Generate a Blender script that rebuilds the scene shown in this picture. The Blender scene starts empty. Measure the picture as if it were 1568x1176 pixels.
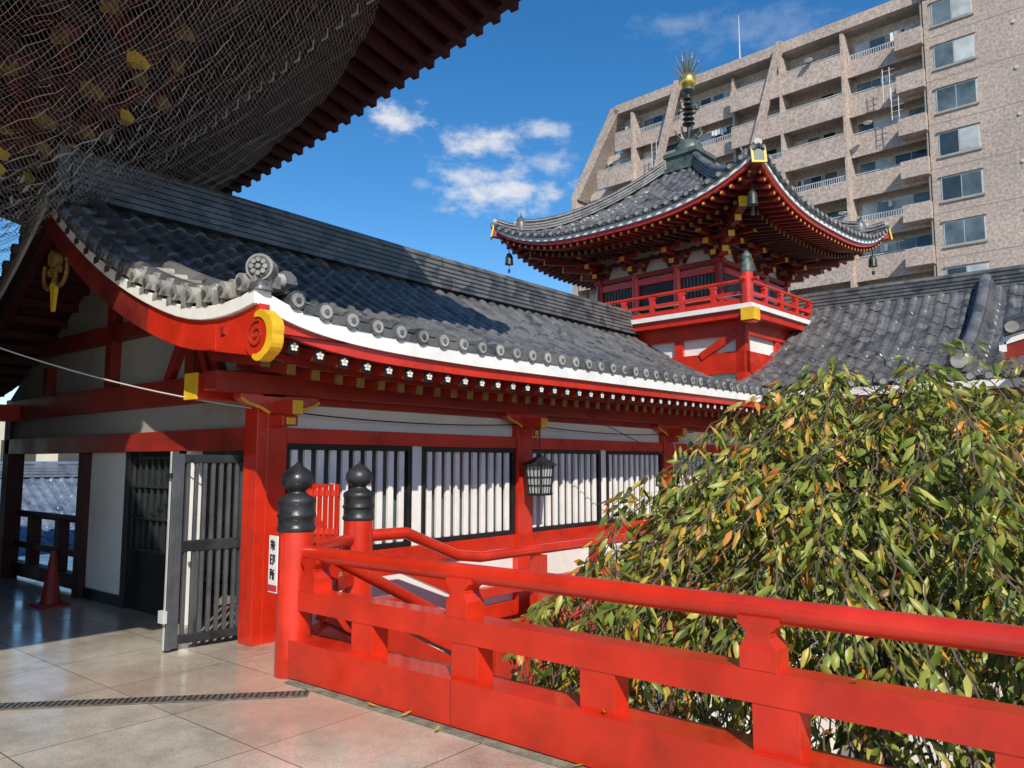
import bpy, math, random
import numpy as np
from mathutils import Vector, Matrix
random.seed(7); rng=np.random.default_rng(5)
scn=bpy.context.scene
scn.view_settings.view_transform='Standard'; scn.view_settings.look='None'; scn.view_settings.exposure=0

# ------------------------------------------------------------ materials
MATS={}
def nn(nt,t,**k):
    n=nt.nodes.new(t)
    for a,b in k.items(): setattr(n,a,b)
    return n
def mat(name,col,rough=.5,var=.15,scale=3.,bump=.15,bscale=40.,metal=0.,coat=0.,dirt=None,dirtscale=1.5,dirtamt=.5,spec=.5):
    m=bpy.data.materials.new(name); m.use_nodes=True; nt=m.node_tree; b=nt.nodes['Principled BSDF']
    tc=nn(nt,'ShaderNodeTexCoord')
    n1=nn(nt,'ShaderNodeTexNoise'); n1.inputs['Scale'].default_value=scale; n1.inputs['Detail'].default_value=3; n1.inputs['Roughness'].default_value=.65
    nt.links.new(tc.outputs['Object'],n1.inputs['Vector'])
    mr=nn(nt,'ShaderNodeMapRange'); mr.inputs[1].default_value=.3; mr.inputs[2].default_value=.7; mr.inputs[3].default_value=1-var*1.6; mr.inputs[4].default_value=1+var
    nt.links.new(n1.outputs['Fac'],mr.inputs[0])
    mul=nn(nt,'ShaderNodeVectorMath',operation='SCALE'); mul.inputs[0].default_value=col[:3]
    nt.links.new(mr.outputs[0],mul.inputs['Scale'])
    out=mul.outputs[0]
    if dirt:
        n2=nn(nt,'ShaderNodeTexNoise'); n2.inputs['Scale'].default_value=dirtscale; n2.inputs['Detail'].default_value=5; n2.inputs['Roughness'].default_value=.7
        nt.links.new(tc.outputs['Object'],n2.inputs['Vector'])
        r2=nn(nt,'ShaderNodeMapRange'); r2.inputs[1].default_value=.5; r2.inputs[2].default_value=.72; r2.inputs[3].default_value=0; r2.inputs[4].default_value=dirtamt
        nt.links.new(n2.outputs['Fac'],r2.inputs[0])
        mx=nn(nt,'ShaderNodeMix',data_type='RGBA'); nt.links.new(r2.outputs[0],mx.inputs['Factor']); nt.links.new(out,mx.inputs['A']); mx.inputs['B'].default_value=(*dirt,1)
        out=mx.outputs['Result']
    nt.links.new(out,b.inputs['Base Color'])
    b.inputs['Roughness'].default_value=rough; b.inputs['Metallic'].default_value=metal
    b.inputs['Coat Weight'].default_value=coat; b.inputs['Coat Roughness'].default_value=.15
    b.inputs['Specular IOR Level'].default_value=spec
    if bump>.03:
        n3=nn(nt,'ShaderNodeTexNoise'); n3.inputs['Scale'].default_value=bscale; n3.inputs['Detail'].default_value=2
        nt.links.new(tc.outputs['Object'],n3.inputs['Vector'])
        bp=nn(nt,'ShaderNodeBump'); bp.inputs['Strength'].default_value=bump; bp.inputs['Distance'].default_value=.01
        nt.links.new(n3.outputs['Fac'],bp.inputs['Height']); nt.links.new(bp.outputs[0],b.inputs['Normal'])
    r3=nn(nt,'ShaderNodeMapRange'); r3.inputs[1].default_value=.3; r3.inputs[2].default_value=.7; r3.inputs[3].default_value=max(.02,rough-.1); r3.inputs[4].default_value=min(1,rough+.12)
    nt.links.new(n1.outputs['Fac'],r3.inputs[0]); nt.links.new(r3.outputs[0],b.inputs['Roughness'])
    MATS[name]=m; return m
mat('vermilion',(.60,.026,.007),.34,.16,2.2,.12,30,coat=.45,dirt=(.30,.022,.010),dirtscale=2.4,dirtamt=.55)
mat('vermilion_shaded',(.32,.020,.009),.5,.25,2.5,.15,50,dirt=(.15,.02,.012))  # darker vermilion for gable and eaves: shade put into the colour, plus dirt
mat('red_shade',(.19,.014,.008),.55,.3,2.5,.15,50)  # darker copy of the vermilion with shade put into the colour
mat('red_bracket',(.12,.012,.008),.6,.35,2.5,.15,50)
mat('red_dark',(.06,.009,.007),.65,.3,2.5,.2,40)  # dark red for undersides, shade put into the colour; also joint seams
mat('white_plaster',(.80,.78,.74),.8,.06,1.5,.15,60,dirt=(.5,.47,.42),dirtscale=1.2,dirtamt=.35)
mat('plaster_shaded',(.33,.31,.28),.85,.15,1.5,.15,60,dirt=(.2,.18,.16),dirtscale=1.5,dirtamt=.5)  # gable plaster: hall eave's shade put into the grey, plus dirt mottling
mat('white_paint',(.84,.82,.78),.5,.05,3,.1,40,dirt=(.5,.47,.42),dirtscale=3.5,dirtamt=.3)
mat('yellow',(.80,.46,.02),.45,.1,6,.1,40)
mat('ochre',(.28,.16,.035),.6,.3,8,.15,40)
mat('gold',(.95,.62,.16),.25,.1,8,.05,40,metal=.9)
mat('black_paint',(.012,.013,.013),.4,.2,5,.1,40)
mat('black_metal',(.035,.037,.04),.38,.3,5,.15,60,metal=.3)
mat('grey_metal',(.11,.12,.13),.42,.15,4,.05,40,metal=.4)
mat('verdigris',(.10,.13,.115),.5,.35,6,.25,40,metal=.2)
mat('bell_bronze',(.05,.06,.055),.45,.3,8,.2,40,metal=.5)
mat('concrete',(.34,.32,.29),.85,.2,1.5,.3,30,dirt=(.16,.15,.13))
mat('mossy_edge',(.22,.21,.16),.9,.35,9,.5,60,dirt=(.06,.09,.03),dirtscale=5,dirtamt=.8)
mat('courtyard',(.20,.18,.15),.95,.25,.8,.6,12)
mat('glass_dark',(.035,.045,.05),.08,.2,1.2,.0,5,spec=.8)
mat('glass_mid',(.12,.16,.165),.1,.4,.5,.0,5,spec=.8)
mat('curtain_glass',(.50,.53,.52),.15,.25,.6,.0,5,spec=.7)
mat('alu',(.60,.61,.61),.4,.08,3,.02,40,metal=.2)
mat('cone_red',(.22,.012,.01),.6,.1,3,.05,40)  # dark base red: the shade on the cone is put into its colour
mat('bark',(.10,.075,.055),.9,.3,8,.7,30)
mat('steel_pole',(.5,.5,.5),.4,.1,3,.02,40)
mat('cable',(.45,.43,.4),.6,.1,3,.02,40)
mat('ink',(.015,.013,.013),.7,.1,3,.02,40)
mat('stamp_red',(.6,.03,.05),.6,.1,3,.02,40)
mat('far_wall',(.62,.57,.46),.8,.1,.4,.1,10)
def tilemat(name,c1,c2,rough,scale):
    m=mat(name,c1,rough,.35,scale,.35,45)
    nt=m.node_tree; b=nt.nodes['Principled BSDF']
    src=b.inputs['Base Color'].links[0].from_socket
    tc=[n for n in nt.nodes if n.type=='TEX_COORD'][0]
    vo=nn(nt,'ShaderNodeTexVoronoi'); vo.inputs['Scale'].default_value=4.2
    nt.links.new(tc.outputs['Object'],vo.inputs['Vector'])
    sp=nn(nt,'ShaderNodeSeparateColor'); nt.links.new(vo.outputs['Color'],sp.inputs[0])
    mx=nn(nt,'ShaderNodeMix',data_type='RGBA'); nt.links.new(sp.outputs[0],mx.inputs['Factor']); nt.links.new(src,mx.inputs['A']); mx.inputs['B'].default_value=(*c2,1)
    nt.links.new(mx.outputs['Result'],b.inputs['Base Color'])
    return m
tilemat('roof_tile',(.07,.073,.08),(.155,.152,.15),.32,3.5)
tilemat('roof_tile_pale',(.24,.235,.22),(.42,.40,.36),.6,5)
tilemat('roof_tile_blue',(.10,.13,.19),(.16,.2,.27),.35,2)
def wallmat(name,c):
    m=mat(name,c,.8,.10,.35,.1,20,dirt=tuple(q*.75 for q in c),dirtscale=.25,dirtamt=.5)
    nt=m.node_tree; b=nt.nodes['Principled BSDF']; src=b.inputs['Base Color'].links[0].from_socket
    tc=[n for n in nt.nodes if n.type=='TEX_COORD'][0]
    n4=nn(nt,'ShaderNodeTexNoise'); n4.inputs['Scale'].default_value=5.5; n4.inputs['Detail'].default_value=3
    nt.links.new(tc.outputs['Object'],n4.inputs['Vector'])
    r4=nn(nt,'ShaderNodeMapRange'); r4.inputs[1].default_value=.35; r4.inputs[2].default_value=.65; r4.inputs[3].default_value=.74; r4.inputs[4].default_value=1.22
    nt.links.new(n4.outputs['Fac'],r4.inputs[0])
    sc=nn(nt,'ShaderNodeVectorMath',operation='SCALE'); nt.links.new(src,sc.inputs[0]); nt.links.new(r4.outputs[0],sc.inputs['Scale']); nt.links.new(sc.outputs[0],b.inputs['Base Color'])
wallmat('pink_tile_wall',(.45,.365,.315)); wallmat('pale_tile_wall',(.50,.44,.40))
m=bpy.data.materials.new('terrace_tile'); m.use_nodes=True; MATS['terrace_tile']=m; nt=m.node_tree; b=nt.nodes['Principled BSDF']
tc=nn(nt,'ShaderNodeTexCoord'); mp=nn(nt,'ShaderNodeMapping'); nt.links.new(tc.outputs['Object'],mp.inputs['Vector']); mp.inputs['Location'].default_value=(.25,.2,0)
br=nn(nt,'ShaderNodeTexBrick'); br.offset=0; br.inputs['Scale'].default_value=1; br.inputs['Brick Width'].default_value=.9; br.inputs['Row Height'].default_value=.9
br.inputs['Mortar Size'].default_value=.005; br.inputs['Mortar Smooth'].default_value=.2; br.inputs['Bias'].default_value=0
br.inputs['Color1'].default_value=(.55,.495,.40,1); br.inputs['Color2'].default_value=(.45,.40,.32,1); br.inputs['Mortar'].default_value=(.17,.145,.12,1)
nt.links.new(mp.outputs[0],br.inputs['Vector'])
na=nn(nt,'ShaderNodeTexNoise'); na.inputs['Scale'].default_value=1.3; na.inputs['Detail'].default_value=7; na.inputs['Roughness'].default_value=.72; nt.links.new(tc.outputs['Object'],na.inputs['Vector'])
nb=nn(nt,'ShaderNodeTexNoise'); nb.inputs['Scale'].default_value=70; nb.inputs['Detail'].default_value=3; nt.links.new(tc.outputs['Object'],nb.inputs['Vector'])
ra=nn(nt,'ShaderNodeMapRange'); ra.inputs[1].default_value=.32; ra.inputs[2].default_value=.68; ra.inputs[3].default_value=.52; ra.inputs[4].default_value=1.22; nt.links.new(na.outputs['Fac'],ra.inputs[0])
rb=nn(nt,'ShaderNodeMapRange'); rb.inputs[1].default_value=.3; rb.inputs[2].default_value=.7; rb.inputs[3].default_value=.82; rb.inputs[4].default_value=1.15; nt.links.new(nb.outputs['Fac'],rb.inputs[0])
s1=nn(nt,'ShaderNodeVectorMath',operation='SCALE'); nt.links.new(br.outputs['Color'],s1.inputs[0]); nt.links.new(ra.outputs[0],s1.inputs['Scale'])
s2=nn(nt,'ShaderNodeVectorMath',operation='SCALE'); nt.links.new(s1.outputs[0],s2.inputs[0]); nt.links.new(rb.outputs[0],s2.inputs['Scale'])
nc=nn(nt,'ShaderNodeTexNoise'); nc.inputs['Scale'].default_value=.55; nc.inputs['Detail'].default_value=4; nt.links.new(tc.outputs['Object'],nc.inputs['Vector'])
rc_=nn(nt,'ShaderNodeMapRange'); rc_.inputs[1].default_value=.50; rc_.inputs[2].default_value=.68; rc_.inputs[3].default_value=0; rc_.inputs[4].default_value=.5; nt.links.new(nc.outputs['Fac'],rc_.inputs[0])
mx=nn(nt,'ShaderNodeMix',data_type='RGBA'); nt.links.new(rc_.outputs[0],mx.inputs['Factor']); nt.links.new(s2.outputs[0],mx.inputs['A']); mx.inputs['B'].default_value=(.44,.29,.21,1)
nt.links.new(mx.outputs['Result'],b.inputs['Base Color'])
rr=nn(nt,'ShaderNodeMapRange'); rr.inputs[1].default_value=.35; rr.inputs[2].default_value=.65; rr.inputs[3].default_value=.28; rr.inputs[4].default_value=.10; nt.links.new(na.outputs['Fac'],rr.inputs[0]); nt.links.new(rr.outputs[0],b.inputs['Roughness'])
bp=nn(nt,'ShaderNodeBump'); bp.inputs['Strength'].default_value=.3; bp.inputs['Distance'].default_value=.004; nt.links.new(br.outputs['Fac'],bp.inputs['Height']); bp.invert=True; nt.links.new(bp.outputs[0],b.inputs['Normal'])
mat('drain',(.13,.12,.10),.7,.3,20,.5,80)
m=bpy.data.materials.new('bird_net'); m.use_nodes=True; MATS['bird_net']=m; nt=m.node_tree; b=nt.nodes['Principled BSDF']; b.inputs['Base Color'].default_value=(.30,.29,.27,1); b.inputs['Roughness'].default_value=.5
uv=nn(nt,'ShaderNodeUVMap'); sx=nn(nt,'ShaderNodeSeparateXYZ'); nt.links.new(uv.outputs[0],sx.inputs[0])
def gridline(sock):
    f=nn(nt,'ShaderNodeMath',operation='FRACT'); nt.links.new(sock,f.inputs[0])
    l=nn(nt,'ShaderNodeMath',operation='LESS_THAN'); nt.links.new(f.outputs[0],l.inputs[0]); l.inputs[1].default_value=.10
    return l.outputs[0]
mxx=nn(nt,'ShaderNodeMath',operation='MAXIMUM'); nt.links.new(gridline(sx.outputs[0]),mxx.inputs[0]); nt.links.new(gridline(sx.outputs[1]),mxx.inputs[1])
tr=nn(nt,'ShaderNodeBsdfTransparent'); ms=nn(nt,'ShaderNodeMixShader'); nt.links.new(mxx.outputs[0],ms.inputs[0]); nt.links.new(tr.outputs[0],ms.inputs[1]); nt.links.new(b.outputs[0],ms.inputs[2])
nt.links.new(ms.outputs[0],nt.nodes['Material Output'].inputs['Surface'])
m=bpy.data.materials.new('leaf'); m.use_nodes=True; MATS['leaf']=m; nt=m.node_tree; b=nt.nodes['Principled BSDF']
at=nn(nt,'ShaderNodeAttribute',attribute_name='Col'); nt.links.new(at.outputs['Color'],b.inputs['Base Color']); b.inputs['Roughness'].default_value=.4; b.inputs['Specular IOR Level'].default_value=.45
tl=nn(nt,'ShaderNodeBsdfTranslucent'); nt.links.new(at.outputs['Color'],tl.inputs[0]); ms=nn(nt,'ShaderNodeMixShader'); ms.inputs[0].default_value=.3
nt.links.new(b.outputs[0],ms.inputs[1]); nt.links.new(tl.outputs[0],ms.inputs[2]); nt.links.new(ms.outputs[0],nt.nodes['Material Output'].inputs['Surface'])

# ------------------------------------------------------------ mesh builder
class MB:
    def __init__(s): s.V=[];s.F=[];s.M=[];s.S=[]
    def add(s,vs,fs,m,smooth=False):
        o=len(s.V); s.V.extend([tuple(v) for v in vs])
        for f in fs: s.F.append([i+o for i in f]); s.M.append(m); s.S.append(smooth)
    def box(s,x0,x1,y0,y1,z0,z1,m):
        s.add([(x0,y0,z0),(x1,y0,z0),(x1,y1,z0),(x0,y1,z0),(x0,y0,z1),(x1,y0,z1),(x1,y1,z1),(x0,y1,z1)],
              [(0,3,2,1),(4,5,6,7),(0,1,5,4),(1,2,6,5),(2,3,7,6),(3,0,4,7)],m)
    def beam(s,p0,p1,w,h,m,w1=None,h1=None):
        p0=Vector(p0);p1=Vector(p1);d=(p1-p0).normalized()
        up=Vector((0,0,1)) if abs(d.z)<.95 else Vector((0,1,0))
        sd=d.cross(up).normalized(); u=sd.cross(d).normalized()
        w1=w1 or w; h1=h1 or h; vs=[]
        for p,a,b_ in((p0,w,h),(p1,w1,h1)):
            for i,j in((-1,-1),(1,-1),(1,1),(-1,1)): vs.append(p+sd*a/2*i+u*b_/2*j)
        s.add(vs,[(0,1,2,3),(7,6,5,4),(0,4,5,1),(1,5,6,2),(2,6,7,3),(3,7,4,0)],m)
    def cyl(s,p0,p1,r,m,r1=None,n=14):
        p0=Vector(p0);p1=Vector(p1);d=(p1-p0).normalized()
        a=Vector((1,0,0)) if abs(d.x)<.8 else Vector((0,1,0)); a=d.cross(a).normalized(); b_=d.cross(a)
        r1=r if r1 is None else r1; vs=[]
        for p,q in((p0,r),(p1,r1)):
            for i in range(n):
                t=2*math.pi*i/n; vs.append(p+a*math.cos(t)*q+b_*math.sin(t)*q)
        s.add(vs,[(i,(i+1)%n,n+(i+1)%n,n+i) for i in range(n)],m,True)
        s.add(vs[:n],[tuple(range(n))[::-1]],m); s.add(vs[n:],[tuple(range(n))],m)
    def tube(s,pts,r,m,n=8):
        for a,b_ in zip(pts[:-1],pts[1:]): s.cyl(a,b_,r,m,n=n)
    def lathe(s,c,prof,m,n=20,sq=False):
        vs=[];k=len(prof)
        for r,z in prof:
            for i in range(n):
                t=2*math.pi*(i+.5)/n; q=r/(math.cos(math.pi/4)) if n==4 else r
                vs.append((c[0]+q*math.cos(t),c[1]+q*math.sin(t),c[2]+z))
        fs=[(j*n+i,j*n+(i+1)%n,(j+1)*n+(i+1)%n,(j+1)*n+i) for j in range(k-1) for i in range(n)]
        s.add(vs,fs,m,n>6)
        s.add(vs[:n],[tuple(range(n))[::-1]],m); s.add(vs[-n:],[tuple(range(n))],m)
    def sweep(s,path,sec,side,m,smooth=False):
        side=Vector(side); n=len(sec); vs=[]
        for i,p in enumerate(path):
            sc_=sec[i] if isinstance(sec[0][0],(list,tuple)) else sec
            n=len(sc_)
            for a,b_ in sc_: vs.append(Vector(p)+side*a+Vector((0,0,b_)))
        k=len(path)
        s.add(vs,[(j*n+i,(j+1)*n+i,(j+1)*n+(i+1)%n,j*n+(i+1)%n) for j in range(k-1) for i in range(n)],m,smooth)
        s.add(vs[:n],[tuple(range(n))],m); s.add(vs[-n:],[tuple(range(n))[::-1]],m)
    def grid(s,P,m,smooth=True):
        a=len(P);b_=len(P[0]); vs=[p for r in P for p in r]
        s.add(vs,[(i*b_+j,(i+1)*b_+j,(i+1)*b_+j+1,i*b_+j+1) for i in range(a-1) for j in range(b_-1)],m,smooth)
    def strip_xz(s,outer,inner,y0,y1,m):
        n=len(outer); vs=[(x,y0,z) for x,z in outer]+[(x,y0,z) for x,z in inner]+[(x,y1,z) for x,z in outer]+[(x,y1,z) for x,z in inner]
        fs=[]
        for i in range(n-1):
            fs+= [(i,i+1,n+i+1,n+i),(2*n+i,3*n+i,3*n+i+1,2*n+i+1),(i,2*n+i,2*n+i+1,i+1),(n+i,n+i+1,3*n+i+1,3*n+i)]
        fs+=[(0,n,3*n,2*n),(n-1,3*n-1,4*n-1,2*n-1)]
        s.add(vs,fs,m)
    def obj(s,name,parent=None,bevel=0,recalc=True):
        me=bpy.data.meshes.new(name); me.from_pydata(s.V,[],s.F)
        ms=[]
        for q in s.M:
            if q not in ms: ms.append(q)
        for q in ms: me.materials.append(MATS[q])
        me.polygons.foreach_set('material_index',[ms.index(q) for q in s.M])
        me.polygons.foreach_set('use_smooth',s.S); me.update()
        if recalc:
            import bmesh
            bm=bmesh.new(); bm.from_mesh(me); bmesh.ops.recalc_face_normals(bm,faces=bm.faces); bm.to_mesh(me); bm.free()
        o=bpy.data.objects.new(name,me); scn.collection.objects.link(o)
        if parent: o.parent=parent
        if bevel:
            md=o.modifiers.new('bev','BEVEL'); md.width=bevel; md.segments=2; md.limit_method='ANGLE'; md.angle_limit=math.radians(40)
        return o
def empty(name,loc=(0,0,0),rz=0):
    e=bpy.data.objects.new(name,None); e.location=loc; e.rotation_euler=(0,0,rz); scn.collection.objects.link(e); return e
SEC_R=lambda w,h:[(-w/2,-h/2),(w/2,-h/2),(w/2,h/2),(-w/2,h/2)]

PHI=[0,.2,.24,.32,.42,.5,.58,.68,.76,.80]
def hph(f,H):
    x=abs(f-.5)/.27
    return H*math.sqrt(max(0,1-x*x)) if x<1 else 0
def tile_roof(mb,P,a0,a1,row,dmax,tl,m,H=.055,lip=.02):
    n=max(1,round((a1-a0)/row)); row=(a1-a0)/n; G=[]
    for i in range(n):
        wob=random.gauss(0,.008)
        for f in PHI+([1.0] if i==n-1 else []):
            a=a0+(i+f)*row; h=hph(f,H); D=dmax(a); k=max(1,int(round(dmax((a0+a1)/2)/tl))); col=[]
            for t in range(k):
                for e,l in((0,lip),(.97,0)):
                    d=D*(t+e)/k; p=P(a,d); j=.008*math.sin(i*12.9+t*7.3)
                    col.append((p[0]+wob*math.sin(t*1.7),p[1]+wob*math.cos(t*2.3),p[2]+h+l+j))
            p=P(a,D); col.append((p[0],p[1],p[2]+h)); G.append(col)
    mb.grid(G,m,False)
    return n,row

def stacked_ridge(mb,path,side,layers=5,w=.34,lh=.085,m='roof_tile'):
    z=0
    for i in range(layers):
        ww=w-.03*i; mb.sweep([(p[0],p[1],p[2]+z+lh/2) for p in path],SEC_R(ww,lh*.62),side,m)
        mb.sweep([(p[0],p[1],p[2]+z+lh*.9) for p in path],SEC_R(ww-.07,lh*.45),side,m)
        z+=lh
    sec=[(.11*math.cos(t),.11*math.sin(t)) for t in [math.pi*k/6 for k in range(7)]]
    mb.sweep([(p[0],p[1],p[2]+z+.02) for p in path],sec,side,m,True)

# ------------------------------------------------------------ camera
H=1.55
az=math.radians(39.3); pit=math.radians(5.8)
fh=Vector((-math.sin(az),math.cos(az),0)); rt=Vector((math.cos(az),math.sin(az),0))
fw=fh*math.cos(pit)+Vector((0,0,math.sin(pit))); up=rt.cross(fw)
cd=bpy.data.cameras.new('camera'); cam=bpy.data.objects.new('camera',cd); scn.collection.objects.link(cam)
R=Matrix((rt,up,-fw)).transposed().to_4x4(); cam.matrix_world=Matrix.Translation((0,0,H))@R
cd.sensor_width=36; cd.lens=27.09; cd.clip_end=2000; cd.clip_start=.05; scn.camera=cam

# ------------------------------------------------------------ sun + sky
el=math.radians(38); S=Vector((.78*math.cos(el),-.626*math.cos(el),math.sin(el)))
sd=bpy.data.lights.new('sun','SUN'); sd.energy=5.0; sd.angle=math.radians(.5); sd.color=(1,.93,.81)
so=bpy.data.objects.new('sun',sd); so.rotation_euler=S.to_track_quat('Z','Y').to_euler(); scn.collection.objects.link(so)
w=bpy.data.worlds.new('World'); scn.world=w; w.use_nodes=True; nt=w.node_tree; bg=nt.nodes['Background']
sky=nn(nt,'ShaderNodeTexSky',sky_type='NISHITA'); sky.sun_disc=False; sky.sun_elevation=el; sky.sun_rotation=math.atan2(S.x,S.y)
sky.air_density=1.0; sky.dust_density=.25; sky.ozone_density=2.6; sky.altitude=200
bg.inputs['Strength'].default_value=.14
tc=nn(nt,'ShaderNodeTexCoord')
nz=nn(nt,'ShaderNodeTexNoise'); nz.inputs['Scale'].default_value=24; nz.inputs['Detail'].default_value=7; nz.inputs['Roughness'].default_value=.64
mpn=nn(nt,'ShaderNodeMapping'); mpn.inputs['Scale'].default_value=(1,1,1.8); nt.links.new(tc.outputs['Generated'],mpn.inputs[0]); nt.links.new(mpn.outputs[0],nz.inputs['Vector'])
acc=None
for a,e,rw,rh,st in [(-8.7,24.4,.034,.016,.95),(-2.6,23.1,.055,.016,.95),(-2.4,21.0,.060,.013,.8),(-.8,19.6,.070,.019,.95),(2.7,23.9,.032,.013,.75),(3.2,21.7,.027,.014,.55),(-7,20.2,.015,.008,.25),(18.6,29.4,.07,.018,.2),(12.4,30.2,.05,.01,.2),(-3,12.8,.03,.01,.4)]:
    a=math.radians(a);e=math.radians(e)
    d=(fh*math.cos(a)+rt*math.sin(a))*math.cos(e)+Vector((0,0,math.sin(e)))
    sub=nn(nt,'ShaderNodeVectorMath',operation='SUBTRACT'); nt.links.new(tc.outputs['Generated'],sub.inputs[0]); sub.inputs[1].default_value=d
    ml=nn(nt,'ShaderNodeVectorMath',operation='MULTIPLY'); nt.links.new(sub.outputs[0],ml.inputs[0]); ml.inputs[1].default_value=(1/rw,1/rw,1/rh)
    ln=nn(nt,'ShaderNodeVectorMath',operation='LENGTH'); nt.links.new(ml.outputs[0],ln.inputs[0])
    ad=nn(nt,'ShaderNodeMath',operation='MULTIPLY_ADD'); nt.links.new(nz.outputs['Fac'],ad.inputs[0]); ad.inputs[1].default_value=-3.6; nt.links.new(ln.outputs['Value'],ad.inputs[2])
    r=nn(nt,'ShaderNodeMapRange'); r.interpolation_type='SMOOTHSTEP'; nt.links.new(ad.outputs[0],r.inputs[0]); r.inputs[1].default_value=-2.0; r.inputs[2].default_value=-.45; r.inputs[3].default_value=st; r.inputs[4].default_value=0
    if acc is None: acc=r.outputs[0]
    else:
        mx=nn(nt,'ShaderNodeMath',operation='MAXIMUM'); nt.links.new(acc,mx.inputs[0]); nt.links.new(r.outputs[0],mx.inputs[1]); acc=mx.outputs[0]
sat=nn(nt,'ShaderNodeHueSaturation'); sat.inputs['Saturation'].default_value=1.34; sat.inputs['Value'].default_value=1.1; nt.links.new(sky.outputs[0],sat.inputs['Color'])
mx=nn(nt,'ShaderNodeMix',data_type='RGBA'); nt.links.new(acc,mx.inputs['Factor']); nt.links.new(sat.outputs[0],mx.inputs['A']); mx.inputs['B'].default_value=(5.8,5.9,6.2,1)
nt.links.new(mx.outputs['Result'],bg.inputs['Color'])

# ------------------------------------------------------------ ground
g=MB(); g.box(-700,700,-500,900,-4.6,-4.5,'courtyard'); g.obj('courtyard_ground')
t=MB(); t.box(-14.5,12,-12,3.66,-.35,0,'terrace_tile'); t.box(-14.5,-6.1,3.66,9,-.35,0,'terrace_tile'); t.box(-6.1,-4.95,3.66,4.4,-.35,0,'terrace_tile')
t.box(-14.6,12,3.70,3.78,-.55,-.02,'concrete')
for x in range(-12,12,4): t.box(x,x+.5,2.6,3.1,-4.5,-.35,'concrete')
t.obj('stone_terrace')
t=MB(); t.beam((-7.6,-.18,.006),(-4.45,3.28,.006),.13,.006,'drain')
d=(Vector((-4.45,3.28,0))-Vector((-7.6,-.18,0))); 
for i in range(120):
    p=Vector((-7.6,-.18,.011))+d*(i+.5)/120; s_=d.normalized().cross(Vector((0,0,1)))*.05
    t.beam(p-s_,p+s_,.012,.006,'black_metal')
t.obj('drain_grate')
t=MB(); t.box(-4.8,6,3.33,3.40,0.002,.010,'mossy_edge'); t.obj('terrace_edge_strip')

# ------------------------------------------------------------ terrace railing
def rail_run(mb,x0,x1,y,struts,ups):
    mb.box(x0,x1,y-.12,y+.12,.015,.275,'vermilion')
    mb.box(x0,x1,y-.075,y+.075,.48,.625,'vermilion')
    mb.cyl((x0,y,.88),(x1,y,.88),.057,'vermilion',n=24)
    for x in struts: mb.box(x-.105,x+.105,y-.07,y+.07,.275,.48,'vermilion')
    for x in ups:
        mb.box(x-.085,x+.085,y-.078,y+.078,.625,.72,'vermilion')
        for (a0,z0),(a1,z1) in (((.085,.72),(.055,.765)),((.055,.765),(.055,.79)),((.055,.79),(.095,.825)),((.095,.825),(.095,.855))):
            mb.add([(x-a0,y-.07,z0),(x+a0,y-.07,z0),(x+a0,y+.07,z0),(x-a0,y+.07,z0),(x-a1,y-.07,z1),(x+a1,y-.07,z1),(x+a1,y+.07,z1),(x-a1,y+.07,z1)],
              [(0,1,5,4),(1,2,6,5),(2,3,7,6),(3,0,4,7),(4,5,6,7)],'vermilion')
def newel(mb,x,y,zb=0,r=.13,top=1.04):
    mb.cyl((x,y,zb),(x,y,top),r,'vermilion',n=28)
    mb.lathe((x,y,top),[(r+.006,0),(r+.012,.01),(r+.012,.03),(r+.004,.04),(r+.004,.10),(r+.014,.108),(r+.014,.125),(r+.004,.135),(r+.004,.20),(r+.012,.21),(r+.006,.24),(.075,.275),(.062,.29),(.07,.305),(.105,.325),(.122,.365),(.116,.41),(.085,.45),(.045,.478),(.018,.497),(.004,.52)],'black_metal',28)
e=empty('vermilion_railing')
mb=MB(); rail_run(mb,-4.88,5.6,3.52,[-4.12+.93*k for k in range(0,10)],[-4.72]+[-3.25+1.85*k for k in range(0,5)])
for x in(-3.25,-.49): mb.box(x-.0015,x+.0015,3.398,3.642,.01,.277,'red_dark')
mb.obj('rails',e,.012)
mb=MB(); newel(mb,-4.95,3.50); mb.obj('newel_post',e)
e=empty('stair_railing')
mb=MB(); newel(mb,-5.47,4.52,-1.0)
X=-5.42
def prail(pts,w,h,round_=False):
    for a,b_ in zip(pts[:-1],pts[1:]):
        a=(X,*a);b_=(X,*b_)
        if round_: mb.cyl(a,b_,w,'vermilion',n=16)
        else: mb.beam(a,b_,w,h,'vermilion')
prail([(4.5,.90),(5.05,.89),(5.75,.62),(6.1,.57),(16,.50)],.055,0,True)
prail([(4.5,.58),(5.0,.58),(5.8,.24),(6.1,.2),(16,.14)],.1,.1)
prail([(4.5,.2),(4.9,.2),(5.9,-.28),(6.2,-.3),(16,-.35)],.2,.26)
for y in [5.9+1.2*k for k in range(9)]:
    mb.box(X-.06,X+.06,y-.09,y+.09,-.2,.5,'vermilion')
mb.cyl((-4.95,3.6,.88),(-5.47,4.45,.88),.05,'vermilion'); mb.beam((-4.95,3.6,.55),(-5.47,4.45,.55),.1,.12,'vermilion'); mb.beam((-4.95,3.6,.15),(-5.47,4.45,.15),.16,.24,'vermilion')
mb.beam((-5.21,4.02,.25),(-5.21,4.02,.85),.1,.1,'vermilion')
mb.beam((-4.9,3.75,.45),(-4.9,5.6,-.55),.14,.2,'vermilion'); mb.cyl((-4.9,3.75,.85),(-4.9,5.6,-.1),.05,'vermilion')
mb.beam((-4.9,5.6,-1.6),(-4.9,5.6,.1),.14,.14,'vermilion')
for i in range(12): mb.box(-5.4,-4.9,4.4+i*.27,4.69+i*.27,-.3-i*.17,-.24-i*.17,'concrete')
mb.obj('rails',e,.008)
e=empty('vermilion_lattice_gate'); mb=MB()
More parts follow.
